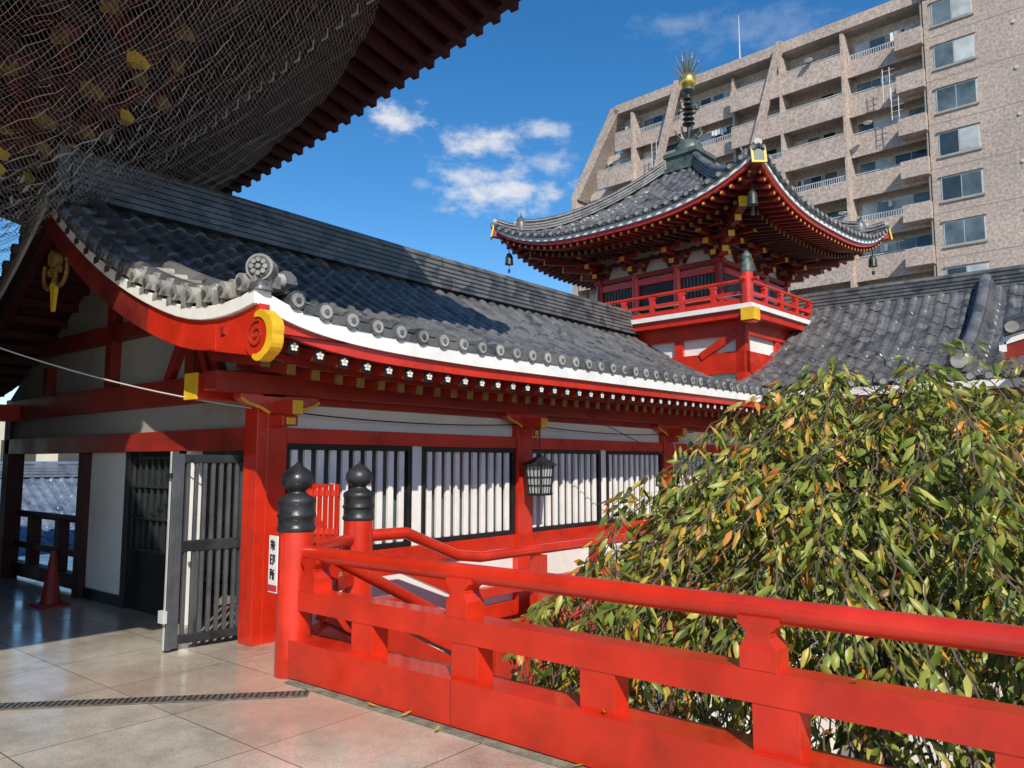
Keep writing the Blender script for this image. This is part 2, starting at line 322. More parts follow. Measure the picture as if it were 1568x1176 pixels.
for i in range(7):
    f=i/6; mb.beam((-5.80+.30*f,4.16+.14*f,.42),(-5.80+.30*f,4.16+.14*f,1.36),.03,.03,'vermilion')
for z in(.55,.95,1.28): mb.beam((-5.85,4.14,z),(-5.48,4.31,z),.03,.05,'vermilion')
mb.obj('lattice',e)
mb=MB(); mb.box(-6.0,-5.3,6.0,15,-.62,-.45,'concrete'); mb.box(-5.32,-5.28,6.0,15,-1.1,-.4,'vermilion'); mb.obj('gallery_walkway')

# sign on newel
e=empty('calligraphy_sign'); mb=MB()
dn=Vector((-.10,-.995,0)).normalized(); tn=Vector((.995,-.10,0)).normalized()
c0=Vector((-4.95,3.50,0))+dn*.145+tn*(-.055)
def pl(u0,u1,z0,z1,off,m):
    vs=[]
    for o in(0,.008):
        for u,z in((u0,z0),(u1,z0),(u1,z1),(u0,z1)): vs.append(c0+tn*u+dn*(off+o)+Vector((0,0,z)))
    mb.add(vs,[(0,1,2,3),(7,6,5,4),(0,4,5,1),(1,5,6,2),(2,6,7,3),(3,7,4,0)],m)
pl(-.062,.062,.60,1.01,0,'white_paint'); pl(-.062,.062,.61,.655,.003,'stamp_red')
def st(u0,z0,u1,z1,wd=.009):
    a=c0+tn*u0+dn*.011+Vector((0,0,z0)); b_=c0+tn*u1+dn*.011+Vector((0,0,z1)); mb.beam(a,b_,wd,wd,'ink') if abs(z0-z1)<.001 else mb.beam(a,b_,wd,.005,'ink')
for cz,strokes in((.945,[(-.03,.02,.03,.02),(-.03,-.0,.035,-.0),(0,.035,0,-.04),(0,0,-.03,-.03),(0,0,.03,-.03),(-.02,.035,-.03,.015)]),
                  (.84,[(-.03,.03,-.03,-.03),(-.03,.03,-.008,.03),(-.03,0,-.008,0),(-.03,-.03,-.008,-.03),(.008,.03,.03,.03),(.03,.03,.03,-.02),(.008,.03,.008,-.04)]),
                  (.73,[(-.03,.035,-.005,.035),(-.028,.02,-.028,-.035),(-.028,.02,-.008,.02),(-.028,0,-.008,0),(-.008,.02,-.008,0),(.01,.03,.03,.035),(.01,.03,.005,-.035),(.01,.01,.032,.01),(.022,.01,.022,-.035)])):
    for a,b_,c_,d_ in strokes: st(a,cz+b_,c_,cz+d_)
mb.obj('board',e)

# ------------------------------------------------------------ corridor building
e=empty('corridor_building')
YG=3.15; XE=-4.9; XR=-9.0
def ez(y): return 2.60+.20*math.exp(-(y-YG)/.5)+.012*max(0,y-5.5)
def prof(d): return .12*d+.078*d*d
def cr(y,d):
    zz=ez(y); k=max(0,1-d/4.1)
    return Vector((XE-d,y,2.64+prof(d)+(zz-2.60)*k))
mb=MB(); n,row=tile_roof(mb,cr,YG+.12,18.5,.262,lambda a:4.1,.23,'roof_tile')
o=mb.obj('roof_tiles_east',e,recalc=False)
mb=MB()
for i in range(n):
    y=YG+.12+(i+.5)*row; p=cr(y,0)
    mb.cyl(p+Vector((-.08,0,.005)),p+Vector((.03,0,.005)),.074,'roof_tile',n=14)
    mb.cyl(p+Vector((.03,0,.005)),p+Vector((.038,0,.005)),.055,'roof_tile_pale',n=12)
    mb.cyl(p+Vector((.036,0,.005)),p+Vector((.048,0,.005)),.022,'roof_tile',n=8)
    q=cr(y+row/2,0); mb.box(q.x-.05,q.x+.02,q.y-.07,q.y+.07,q.z-.055,q.z+.012,'roof_tile')
mb.obj('eave_tiles',e)
mb=MB(); tile_roof(mb,lambda y,d:Vector((XR-4.1+d,y,2.64+prof(d))),YG+.12,18.5,.262,lambda a:4.1,.5,'roof_tile'); mb.obj('roof_tiles_west',e,recalc=False)
mb=MB()
ds=[4.1*k/22 for k in range(23)]
for side in(1,-1):
    def pr(d,dz=0,yy=YG):
        x=XE-d if side==1 else XR-4.1+d
        return Vector((x,yy,2.64+prof(d)+.20*max(0,1-d/1.2)**2+dz))
    mb.sweep([pr(d,.05) for d in ds],[(-.10,-.06),(.12,-.06),(.12,.03),(-.10,.03)],(0,1,0),'roof_tile_pale')
    mb.sweep([pr(d,.09,YG+.02) for d in ds],[(.075*math.cos(t),.075*math.sin(t)) for t in [math.pi*k/5 for k in range(6)]],(0,1,0),'roof_tile',True)
    mb.sweep([pr(d,.13,YG+.30) for d in ds[1:]],[(.1*math.cos(t),.1*math.sin(t)) for t in [math.pi*k/5 for k in range(6)]],(0,1,0),'roof_tile',True)
    for k in range(17):
        d=.14+k*.245; p=pr(d,.055); tm='roof_tile_pale' if k<8 else 'roof_tile'
        mb.cyl(p+Vector((0,-.06,0)),p+Vector((0,-.135,-.005)),.065,tm,n=14)
        mb.cyl(p+Vector((0,-.135,-.005)),p+Vector((0,-.15,-.005)),.03,'roof_tile',n=8)
        mb.cyl(p+Vector((0,-.06,.03)),p+Vector((0,.22,.06)),.06,tm,n=10)
        mb.box(p.x-.19,p.x-.06,YG-.10,YG-.06,p.z-.10,p.z-.02,tm)
    mb.sweep([pr(d,-.09) for d in ds],[(-.10,-.055),(.04,-.055),(.04,.05),(-.10,.05)],(0,1,0),'white_paint')
    def bh(d): return .22+.05*min(1,d/3)-.06*max(0,1-d/.5)
    j0=3 if side==1 else 0
    for a_,b_,mm in((j0,9,'vermilion'),(9,22,'red_shade')) if side==1 else ((0,22,'red_dark'),):  # upper and far bargeboard in darker reds: eave shade painted in
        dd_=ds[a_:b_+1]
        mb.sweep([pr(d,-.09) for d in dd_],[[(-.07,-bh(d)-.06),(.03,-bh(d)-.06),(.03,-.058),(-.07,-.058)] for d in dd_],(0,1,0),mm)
mb.obj('verge',e,.006)
mb=MB()
c=Vector((XE-.03,YG-.03,2.965))
dr=Vector((.65,-.76,0))
mb.cyl(c-dr*.10,c+dr*.05,.10,'roof_tile_pale',n=20); mb.cyl(c+dr*.05,c+dr*.062,.08,'roof_tile',n=20)
for k in range(8):
    t_=k*math.pi/4; off=Vector((0.76,.65,0))*math.cos(t_)*.05+Vector((0,0,1))*math.sin(t_)*.05
    mb.cyl(c+dr*.055+off,c+dr*.08+off,.018,'roof_tile_pale',n=8)
mb.cyl(c+dr*.055,c+dr*.085,.017,'roof_tile_pale',n=8)
mb.lathe(c+Vector((0,0,-.17)),[(.09,0),(.08,.05),(.05,.09)],'roof_tile',12)
cx,cz=XE+.03,2.455
arc=lambda r,a0,a1,n=24,ox=0,oz=0:[(cx+ox+r*math.cos(a0+(a1-a0)*k/n),cz+oz+r*math.sin(a0+(a1-a0)*k/n)) for k in range(n+1)]
mb.strip_xz(arc(.16,0,2*math.pi),arc(.001,0,2*math.pi),YG-.085,YG+.0,'vermilion')
a0,a1=math.radians(-105),math.radians(100)
def rr_(k): 
    s_=math.sin(math.pi*k/24); return .162+.040*s_+.014*abs(math.sin(k*math.pi/6))
mb.strip_xz([(cx+rr_(k)*math.cos(a0+(a1-a0)*k/24),cz+rr_(k)*math.sin(a0+(a1-a0)*k/24)) for k in range(25)],arc(.135,a0,a1),YG-.095,YG+.0,'yellow')
top=[];bot=[]
for k in range(9):
    d=-.02+(ds[4]+.02)*k/8; x=XE-d
    zt=2.64+prof(max(0,d))+.20*max(0,1-max(0,d)/1.2)**2-.09-.056
    top.append((x,zt)); f=k/8; bot.append((x,(1-f)*(cz-.155)+f*(zt-.215)))
mb.strip_xz(top,bot,YG-.066,YG+.018,'vermilion')
q0=None
for j in range(30):
    t0=j*.38+1.2; r0=.105-.0034*j; q=Vector((cx-.01+math.cos(t0)*r0,YG-.088,cz+math.sin(t0)*r0))
    if q0: mb.cyl(q0,q,.007,'red_shade',n=6)
    q0=q
mb.obj('scroll_end',e)
mb=MB(); stacked_ridge(mb,[(XR,YG+.1,4.42),(XR,9,4.40),(XR,16.2,4.44)],(1,0,0),6,.42,.078)
mb.box(XR-.2,XR+.2,YG-.06,YG+.06,4.45,4.95,'roof_tile'); mb.obj('ridge',e,.0)
mb=MB(); ys=[YG-.085+.25*(k**1.25)/4 for k in range(60)]; ys=[y for y in ys if y<15.5]+[15.5]
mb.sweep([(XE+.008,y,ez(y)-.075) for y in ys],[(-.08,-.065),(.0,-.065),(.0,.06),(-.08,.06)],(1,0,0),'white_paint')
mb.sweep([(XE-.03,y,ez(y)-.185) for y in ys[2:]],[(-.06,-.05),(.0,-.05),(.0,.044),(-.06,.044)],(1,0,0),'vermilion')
P=[[Vector((XE-.02-d,y,ez(y)-.12+.22*d)) for d in(0,.3,.6,1.2)] for y in ys]; mb.grid(P,'vermilion_shaded',False)
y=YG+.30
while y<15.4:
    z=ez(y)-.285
    mb.beam((XE-.09,y,z),(XE-.75,y,z+.12),.085,.095,'vermilion_shaded')
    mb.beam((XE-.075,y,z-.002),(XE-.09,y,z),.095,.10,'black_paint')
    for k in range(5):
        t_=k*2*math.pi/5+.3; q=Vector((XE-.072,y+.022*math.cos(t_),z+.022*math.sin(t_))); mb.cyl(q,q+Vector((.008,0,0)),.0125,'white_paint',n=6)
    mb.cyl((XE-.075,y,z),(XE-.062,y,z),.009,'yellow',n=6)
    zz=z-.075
    mb.beam((XE-.45,y,zz-.005),(XE-1.2,y,zz+.10),.075,.08,'vermilion_shaded'); mb.beam((XE-.44,y,zz-.006),(XE-.452,y,zz-.005),.08,.085,'ochre')
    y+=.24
mb.sweep([(XE-.42,y,ez(y)-.295) for y in ys],[(-.05,-.025),(.0,-.025),(.0,.03),(-.05,.03)],(1,0,0),'vermilion_shaded')
mb.obj('eave_rafters',e)
XW=-6.0; posts=[3.98,7.52,11.25,14.95]
mb=MB()
mb.box(XW-.35,XW-.12,4,18,-4.5,2.5,'white_plaster')
for y in posts:
    w_=.14 if y>4 else .10
    mb.box(XW-.13,XW+.06 if y>4 else XW+.055,y-w_,y+w_,-4.5,2.32,'vermilion')
for a,b_ in zip(posts[:-1],posts[1:]):
    a+=.14 if a>4 else .10
    b_-=.14
    mb.box(XW-.12,XW+.0,a,b_,2.08,2.26,'vermilion_shaded')
    mb.box(XW-.12,XW-.04,a,b_,1.86,2.08,'white_plaster')
    mb.box(XW-.12,XW+.03,a,b_,1.72,1.86,'vermilion')
    mb.box(XW-.12,XW+.03,a,b_,.50,.68,'vermilion')
    mb.box(XW-.12,XW-.03,a,b_,-.1,.50,'white_plaster')
    mb.box(XW-.12,XW+.02,a,b_,-.3,-.1,'vermilion')
    mb.box(XW-.12,XW-.03,a,b_,-4.5,-.3,'white_plaster')
    mid=(a+b_)/2; mb.box(XW-.12,XW-.0,mid-.075,mid+.075,.68,1.72,'white_plaster')
    for w0,w1 in((a,mid-.075),(mid+.075,b_)):
        z0,z1=.68,1.72
        mb.box(XW-.118,XW-.10,w0,w1,z0,z1,'glass_mid')
        for q in((w0,w0+.055,z0,z1),(w1-.055,w1,z0,z1)): mb.box(XW-.10,XW+.015,*q,'black_paint')
        mb.box(XW-.10,XW+.015,w0+.055,w1-.055,z0,z0+.055,'black_paint'); mb.box(XW-.10,XW+.015,w0+.055,w1-.055,z1-.055,z1,'black_paint')
        ns=10; sp=(w1-w0-.11)/ns
        for k in range(ns):
            yc=w0+.055+(k+.5)*sp; mb.box(XW-.045,XW-.005,yc-.034,yc+.034,z0+.055,z1-.055,'white_paint')
mb.beam((XW+.1,YG+.15,2.22),(XW+.1,15.2,2.24),.2,.16,'vermilion_shaded')
mb.obj('east_wall',e,.004)
mb=MB()
for y in posts:
    for dy in(-1,1):
        pts=[(0,1.98),(.12,1.98),(.2,2.02),(.34,2.06),(.40,2.10),(.40,2.15),(0,2.15)]
        vs=[(XW-.02,y+dy*(.0+a),z) for a,z in pts]+[(XW+.10,y+dy*a,z) for a,z in pts]; k=len(pts)
        mb.add(vs,[tuple(range(k)),tuple(range(2*k-1,k-1,-1))]+[(i,(i+1)%k,k+(i+1)%k,k+i) for i in range(k)],'vermilion')
        for (a0_,z0),(a1_,z1) in zip(pts[1:4],pts[2:5]): mb.beam((XW+.108,y+dy*a0_,z0),(XW+.108,y+dy*a1_,z1),.02,.025,'yellow')
    mb.box(XW-.0,XW+.34,y-.05,y+.05,1.96,2.09,'vermilion'); mb.box(XW+.34,XW+.355,y-.05,y+.05,1.965,2.085,'yellow')
    mb.box(XW+.05,XW+.24,y-.08,y+.08,1.87,1.96,'vermilion'); mb.box(XW+.245,XW+.26,y-.045,y+.045,1.88,1.94,'yellow')
mb.obj('brackets',e,.004)
# gable wall y=3.9
mb=MB(); YW=3.9
mb.box(-6.15,-5.95,YW-.12,YW+.08,0,2.3,'vermilion')
mb.box(-6.26,-6.17,YW-.04,YW+.1,0,1.85,'vermilion_shaded')
mb.box(-12.1,-6.16,YW-.05,YW+.10,1.86,2.12,'plaster_shaded')
mb.box(-12.1,-6.16,YW-.10,YW+.12,1.66,1.86,'vermilion_shaded')
mb.box(-12.1,-5.9,YW-.11,YW+.12,2.12,2.38,'vermilion_shaded')
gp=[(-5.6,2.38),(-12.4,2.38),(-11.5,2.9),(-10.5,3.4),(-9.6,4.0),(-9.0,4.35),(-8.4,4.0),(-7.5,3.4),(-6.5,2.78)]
mb.add([(x,YW+.0,z) for x,z in gp]+[(x,YW+.08,z) for x,z in gp],[tuple(range(9)),tuple(range(17,8,-1))],'plaster_shaded')
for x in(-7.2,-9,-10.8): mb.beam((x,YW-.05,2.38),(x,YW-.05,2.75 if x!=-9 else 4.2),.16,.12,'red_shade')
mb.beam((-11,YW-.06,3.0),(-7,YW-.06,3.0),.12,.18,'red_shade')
for x0,x1 in((-6.7,-6.95),(-7.7,-7.45),(-6.9,-7.1)): mb.beam((x0,YW-.05,2.38),(x1,YW-.05,2.75),.08,.09,'vermilion_shaded')
mb.box(-9.55,-8.62,YW,YW+.06,.12,1.66,'white_plaster'); mb.box(-9.55,-8.62,YW-.02,YW+.08,0,.12,'black_paint')
mb.box(-9.72,-9.55,YW-.08,YW+.1,0,1.66,'red_dark')
mb.box(-8.62,-8.52,YW-.03,YW+.08,0,1.66,'black_paint'); mb.box(-7.36,-7.28,YW-.03,YW+.08,0,1.66,'black_paint')
mb.box(-7.28,-7.20,YW-.05,YW+.08,0,1.66,'white_plaster')
mb.box(-7.2,-6.26,YW+.6,YW+.64,0,1.66,'black_paint')
mb.box(-8.52,-7.36,YW+.02,YW+.06,0,.62,'black_paint')
mb.box(-8.52,-7.36,YW+.05,YW+.06,.62,1.66,'glass_dark')
for k in range(9): mb.box(-8.52+k*.14,-8.50+k*.14,YW+.01,YW+.04,.62,1.6,'black_metal')
for z in(.62,.95,1.28,1.58): mb.box(-8.52,-7.36,YW+.0,YW+.03,z,z+.03,'black_metal')
mb.box(-9.7,-9.6,YW+.1,18,-.3,2.5,'white_plaster')
mb.box(-6.3,-6.2,YW+.1,4.6,0,2.4,'white_plaster')
for x in(-6.32,-8.97,-11.7):
    z=2.20 if x!=-8.97 else 4.0
    mb.box(x-.1,x+.1,YG+.22,YW,z-.11,z+.11,'vermilion'); mb.box(x-.105,x+.105,YG+.2,YG+.22,z-.115,z+.115,'yellow')
for sgn_ in(1,-1):
    G=[]
    for d in ds:
        x=XE-d if sgn_==1 else XR-4.1+d
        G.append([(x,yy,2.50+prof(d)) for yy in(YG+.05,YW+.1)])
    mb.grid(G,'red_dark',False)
for k in range(12):
    for sgn_ in(1,-1):
        d=.5+k*.3; x=XE-d if sgn_==1 else XR-4.1+d
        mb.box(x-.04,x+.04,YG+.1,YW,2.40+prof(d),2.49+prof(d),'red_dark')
mb.obj('gable_wall',e,.004)
mb=MB(); c=Vector((-8.65,YG-.08,3.55))
for s_ in(1,-1):
    for j in range(22):
        t0=j*.33; r0=.02+.0085*j
        q=c+Vector((s_*(.12+math.cos(t0)*r0),0,-.05+math.sin(t0)*r0))
        if j: mb.cyl(q0,q,.022,'ochre',n=8)
        q0=q
mb.cyl(c+Vector((0,-.05,.1)),c+Vector((0,.04,.1)),.09,'ochre',n=6); mb.beam(c+Vector((0,0,-.15)),c+Vector((0,0,-.45)),.14,.04,'yellow',.04,.03)
mb.obj('gable_ornament',e)
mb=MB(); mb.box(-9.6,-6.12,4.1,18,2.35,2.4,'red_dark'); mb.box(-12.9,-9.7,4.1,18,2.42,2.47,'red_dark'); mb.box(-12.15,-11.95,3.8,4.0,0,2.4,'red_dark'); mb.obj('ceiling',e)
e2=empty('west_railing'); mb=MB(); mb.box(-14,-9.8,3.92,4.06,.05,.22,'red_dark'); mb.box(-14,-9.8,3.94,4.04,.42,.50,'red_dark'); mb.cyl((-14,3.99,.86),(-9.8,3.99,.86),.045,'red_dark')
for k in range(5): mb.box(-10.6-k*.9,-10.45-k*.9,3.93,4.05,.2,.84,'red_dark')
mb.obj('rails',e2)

# metal gate leaf
e=empty('metal_gate'); mb=MB(); h0=Vector((-6.22,3.84,0)); gm='grey_metal'
h1=Vector((-6.30,3.28,0))
mb.beam(h0+Vector((0,0,.05)),h0+Vector((0,0,1.62)),.06,.06,gm); mb.beam(h1+Vector((0,0,.03)),h1+Vector((0,0,1.62)),.07,.05,gm)
for z,hh in((.09,.07),(.85,.09),(1.58,.07)): mb.beam(h0+Vector((0,0,z)),h1+Vector((0,0,z)),.05,hh,'black_metal')
for k in range(1,8):
    p=h0.lerp(h1,k/8); mb.beam(p+Vector((0,0,.1)),p+Vector((0,0,1.56)),.032,.03,gm)
mb.beam(h1+Vector((-.01,-.05,.02)),h1+Vector((-.01,-.05,1.64)),.03,.05,'alu'); mb.beam(h1+Vector((.02,-.05,.02)),h1+Vector((.02,-.05,1.64)),.028,.048,gm)
mb.box(h1.x-.045,h1.x+.045,h1.y-.11,h1.y-.075,.24,.34,'alu'); mb.box(h1.x-.04,h1.x+.04,h1.y-.1,h1.y-.075,1.42,1.46,'black_metal')
mb.obj('leaf',e,.003)

# lantern
e=empty('hanging_lantern'); mb=MB(); c=Vector((-5.72,7.52,1.15))
mb.lathe(c,[(.10,0),(.115,.02),(.115,.03)],'black_metal',4)
for sx1 in(-1,1):
    for sy1 in(-1,1): mb.beam(c+Vector((sx1*.095,sy1*.095,.03)),c+Vector((sx1*.12,sy1*.12,.36)),.02,.02,'black_metal')
for f in(.25,.5,.75):
    r0,r1=.095,.12
    for (ax,ay) in((1,0),(0,1)):
        for s_ in(-1,1):
            u=(-1+2*f); a=Vector((u*r0 if ax==0 else s_*r0, u*r0 if ay==0 else s_*r0,.03)); b_=Vector((u*r1 if ax==0 else s_*r1,u*r1 if ay==0 else s_*r1,.36)); mb.beam(c+a,c+b_,.008,.008,'black_metal')
for z in(.12,.22): mb.lathe(c+Vector((0,0,z)),[(.095+.025*z/.33+.004,0),(.095+.025*z/.33+.004,.010)],'black_metal',4)
mb.lathe(c+Vector((0,0,.02)),[(.085,0),(.108,.33)],'curtain_glass',4)
mb.lathe(c+Vector((0,0,.36)),[(.15,0),(.15,.015),(.08,.07),(.03,.11),(.02,.14)],'black_metal',4)
mb.cyl(c+Vector((0,0,.5)),c+Vector((0,0,.8)),.008,'black_metal'); mb.beam(c+Vector((0,0,.8)),c+Vector((-.3,0,.8)),.015,.02,'black_metal')
mb.obj('frame',e)
e=empty('traffic_cone'); mb=MB(); mb.lathe((-9.3,3.45,0),[(.15,0),(.15,.03)],'cone_red',4); mb.lathe((-9.3,3.45,.03),[(.11,0),(.095,.05),(.04,.45),(.028,.52),(.033,.53),(.02,.55)],'cone_red',20); mb.obj('cone',e)

# cables
e=empty('electric_cable'); mb=MB()
def sag(a,b_,s_,n=16):
    a=Vector(a);b_=Vector(b_); return [a.lerp(b_,i/n)+Vector((0,0,-s_*4*(i/n)*(1-i/n))) for i in range(n+1)]
mb.tube(sag((-8.2,1.6,2.9),(-6.0,3.75,2.02),.12),.007,'cable',6)
mb.tube(sag((-5.93,4.1,2.0),(-5.93,7.5,2.02),.05),.007,'black_paint',5); mb.tube(sag((-5.93,7.5,2.02),(-5.93,11.2,2.0),.05),.007,'black_paint',5)
mb.tube(sag((-5.3,7.6,2.22),(-4.6,10.2,1.3),.03),.006,'black_paint',5)
mb.obj('wire',e)

# ------------------------------------------------------------ wing building
e=empty('east_wing_building')
def wprof(d): return .22*d+.083*d*d
def wr(a,d): return Vector((-a,14.25+d,2.92+wprof(d)))
mb=MB(); n,row=tile_roof(mb,wr,-10,9.0,.262,lambda a:4.1,.23,'roof_tile'); mb.obj('roof_tiles_south',e,recalc=False)
mb=MB(); tile_roof(mb,lambda a,d:Vector((a,22.45-d,2.92+wprof(d))),-9,10,.5,lambda a:4.1,.6,'roof_tile'); mb.obj('roof_tiles_north',e,recalc=False)
mb=MB()
for i in range(n):
    a=-10+(i+.5)*row; p=wr(a,0); 
    if p.x<-4.6: continue
    mb.cyl(p+Vector((0,.08,.01)),p+Vector((0,-.04,.01)),.078,'roof_tile',n=12); mb.cyl(p+Vector((0,-.04,.01)),p+Vector((0,-.05,.01)),.055,'roof_tile_pale',n=10)
mb.box(-4.9,10,14.22,14.3,2.72,2.86,'white_paint'); mb.box(-4.9,10,14.3,14.4,2.62,2.74,'vermilion_shaded')
P=[[(x,14.3+d,2.66+.2*d) for d in(0,1.3)] for x in(-4.9,10)]; mb.grid(P,'vermilion_shaded',False)
for k in range(60): mb.beam((-4.8+k*.25,14.42,2.56),(-4.8+k*.25,15.5,2.75),.08,.09,'vermilion_shaded'); mb.box(-4.84+k*.25,-4.76+k*.25,14.40,14.42,2.51,2.6,'ochre')
mb.box(-6,10,15.5,15.6,-4.5,2.6,'white_plaster')
for k in range(5):
    x=-4.2+k*3.4; mb.box(x-.14,x+.14,15.35,15.55,-4.5,2.6,'vermilion')
mb.box(-6,10,15.4,15.5,1.75,1.95,'vermilion'); mb.box(-6,10,15.4,15.5,.4,.62,'vermilion'); mb.box(-6,10,15.4,15.5,-.6,-.3,'vermilion')
for k in range(60): mb.box(-5.8+k*.25,-5.72+k*.25,15.45,15.5,.62,1.75,'black_paint' if k%2 else 'vermilion')
stacked_ridge(mb,[(-7.5,18.35,5.0),(10,18.35,5.0)],(0,1,0),5,.4,.08)
x=-2.3
stacked_ridge(mb,[(x,14.9+3.2*k/6,2.95+wprof(.65+3.2*k/6)) for k in range(7)],(1,0,0),3,.34,.08)
mb.lathe((x,14.82,3.05),[(.20,0),(.24,.12),(.22,.3),(.12,.42),(.03,.46)],'roof_tile',12)
mb.cyl((x,14.62,3.24),(x,14.56,3.24),.13,'roof_tile_pale',n=16)
mb.obj('walls_and_ridge',e)
e=empty('porch_roof_building'); mb=MB()
pp=lambda y,d:Vector((-1.3+d,y,3.15+.25*d+.09*d*d))
tile_roof(mb,pp,11.6,17.5,.262,lambda a:3.2,.24,'roof_tile'); mb.obj('roof_tiles',e,recalc=False)
mb=MB(); stacked_ridge(mb,[(1.9,11.6,4.85),(1.9,18,4.85)],(1,0,0),4,.4,.08)
vp=[(-1.3+d,11.55,3.18+.25*d+.09*d*d) for d in [3.2*k/10 for k in range(11)]]
mb.sweep(vp,[(-.1,-.03),(.15,-.03),(.15,.12),(-.1,.12)],(0,1,0),'roof_tile'); mb.sweep([(a,b_,c_+.12) for a,b_,c_ in vp],[(.09*math.cos(t),.09*math.sin(t)) for t in [math.pi*k/5 for k in range(6)]],(0,1,0),'roof_tile',True)
for a,b_,c_ in vp[:-1]: mb.cyl((a+.1,b_-.08,c_+.07),(a+.1,b_-.16,c_+.07),.075,'roof_tile_pale',n=12)
mb.sweep([(a,b_,c_-.09) for a,b_,c_ in vp],SEC_R(.1,.1),(0,1,0),'white_paint'); mb.sweep([(a,b_,c_-.24) for a,b_,c_ in vp],SEC_R(.06,.18),(0,1,0),'vermilion_shaded')
mb.box(-1.36,-1.28,11.5,15,2.95,3.08,'white_paint')
for x in(-.7,1.3): mb.box(x-.12,x+.12,12.3,12.54,-4.5,3.1,'vermilion')
mb.obj('frame',e)

# ------------------------------------------------------------ tower
e=empty('pagoda_tower',(-8.88,18.3,0),math.radians(-4.5))
ROT=[Matrix.Rotation(k*math.pi/2,3,'Z') for k in range(4)]
HS=3.74
def ezt(a): return 6.98+.78*(min(1,abs(a)/HS))**3.0
def roofz(d,a):
    v=d/(HS-.45); return (2.2*(.50*v+.50*v*v))
def tface(k):
    Rk=ROT[k]
    def P(a,d):
        c=max(0,1-d/(HS-.45)); z=ezt(a)+roofz(d,a)-(ezt(a)-6.98)*(1-c)**.7
        return Rk@Vector((a,-HS+d,z))
    return P
mb=MB()
for k in range(4): tile_roof(mb,tface(k),-HS+.02,HS-.02,.25,lambda a:max(.02,min(HS-.45,HS-abs(a))),.24,'roof_tile',.05)
mb.obj('roof_tiles',e,recalc=False)
mb=MB()
n=round(2*HS/.25)
for k in range(4):
    Rk=ROT[k]
    for i in range(n):
        a=-HS+(i+.5)*2*HS/n; p=Rk@Vector((a,-HS,ezt(a)+.01)); q=Rk@Vector((a,-HS-.04,ezt(a)+.01)); p2=Rk@Vector((a,-HS+.1,ezt(a)+.02))
        mb.cyl(p2,q,.072,'roof_tile',n=10); mb.cyl(q,q+(q-p)*.3,.05,'roof_tile_pale',n=8)
    aa=[-HS+2*HS*j/32 for j in range(33)]
    def edge(off,dz): return [Rk@Vector((a*(HS-off)/HS,-HS+off,ezt(a)+dz)) for a in aa]
    sdv=Rk@Vector((0,1,0))
    mb.sweep(edge(0,-.03),[(0,-.02),(.1,-.02),(.1,.03),(0,.03)],sdv,'roof_tile')
    mb.sweep(edge(.04,-.10),[(0,-.05),(.08,-.05),(.08,.048),(0,.048)],sdv,'white_paint')
    mb.sweep(edge(.09,-.19),[(0,-.05),(.08,-.05),(.08,.038),(0,.038)],sdv,'vermilion')
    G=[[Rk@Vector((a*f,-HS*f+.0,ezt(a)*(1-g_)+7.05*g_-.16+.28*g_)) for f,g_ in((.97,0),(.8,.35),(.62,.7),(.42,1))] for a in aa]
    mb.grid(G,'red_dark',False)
    m_=34
    for j in range(m_):
        a=-HS*.95+(j+.5)*2*HS*.95/m_; zo=ezt(a)-.29; rin=max(abs(a)+.05,2.7)
        if rin<HS-.15:
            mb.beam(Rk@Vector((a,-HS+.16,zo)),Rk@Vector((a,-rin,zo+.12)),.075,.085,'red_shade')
            mb.beam(Rk@Vector((a,-HS+.15,zo)),Rk@Vector((a,-HS+.16,zo)),.08,.09,'vermilion_shaded'); mb.beam(Rk@Vector((a,-HS+.142,zo)),Rk@Vector((a,-HS+.15,zo)),.045,.045,'yellow')
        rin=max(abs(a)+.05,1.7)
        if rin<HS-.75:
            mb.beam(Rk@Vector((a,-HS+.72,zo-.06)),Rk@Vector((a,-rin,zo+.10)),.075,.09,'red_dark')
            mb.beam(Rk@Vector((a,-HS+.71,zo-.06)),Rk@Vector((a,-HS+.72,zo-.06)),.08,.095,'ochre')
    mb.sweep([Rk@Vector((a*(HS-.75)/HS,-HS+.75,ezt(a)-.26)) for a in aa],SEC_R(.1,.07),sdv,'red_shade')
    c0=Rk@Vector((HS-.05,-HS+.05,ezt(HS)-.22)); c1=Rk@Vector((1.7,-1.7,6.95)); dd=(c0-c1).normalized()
    mb.beam(c0,c1,.2,.24,'vermilion_shaded'); mb.beam(c0-dd*.01,c0+dd*.03,.30,.34,'yellow'); mb.beam(c0+dd*.03,c0+dd*.035,.21,.25,'verdigris')
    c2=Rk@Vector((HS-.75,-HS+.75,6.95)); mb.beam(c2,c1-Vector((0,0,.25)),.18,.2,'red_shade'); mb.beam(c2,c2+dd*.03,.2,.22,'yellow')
    hp=[]
    for j in range(15):
        d=.12+(HS-.6)*j/14; p=tface(0)(HS-d,d); hp.append(Rk@Vector((HS-d,-HS+d,p.z+.0)))
    sd2=(Rk@Vector((1,1,0))).normalized()
    stacked_ridge(mb,hp[2:],sd2,3,.30,.075)
    hp2=hp[:4]; hp2=[Vector((p.x,p.y,p.z+.05*(3-i)/3)) for i,p in enumerate(hp2)]
    stacked_ridge(mb,hp2,sd2,1,.26,.07)
    out=(Rk@Vector((1,-1,0))).normalized()
    p=hp[2]; mb.lathe(p+Vector((0,0,.02)),[(.15,0),(.17,.2),(.10,.34),(.02,.42)],'roof_tile',10)
    mb.cyl(p+out*.12+Vector((0,0,.22)),p+out*.2+Vector((0,0,.22)),.09,'roof_tile_pale',n=12)
    for s_ in(-.06,.06): mb.cyl(p+sd2*s_+Vector((0,0,.35)),p+sd2*s_*2.2+Vector((0,0,.52)),.025,'roof_tile',r1=.006,n=6)
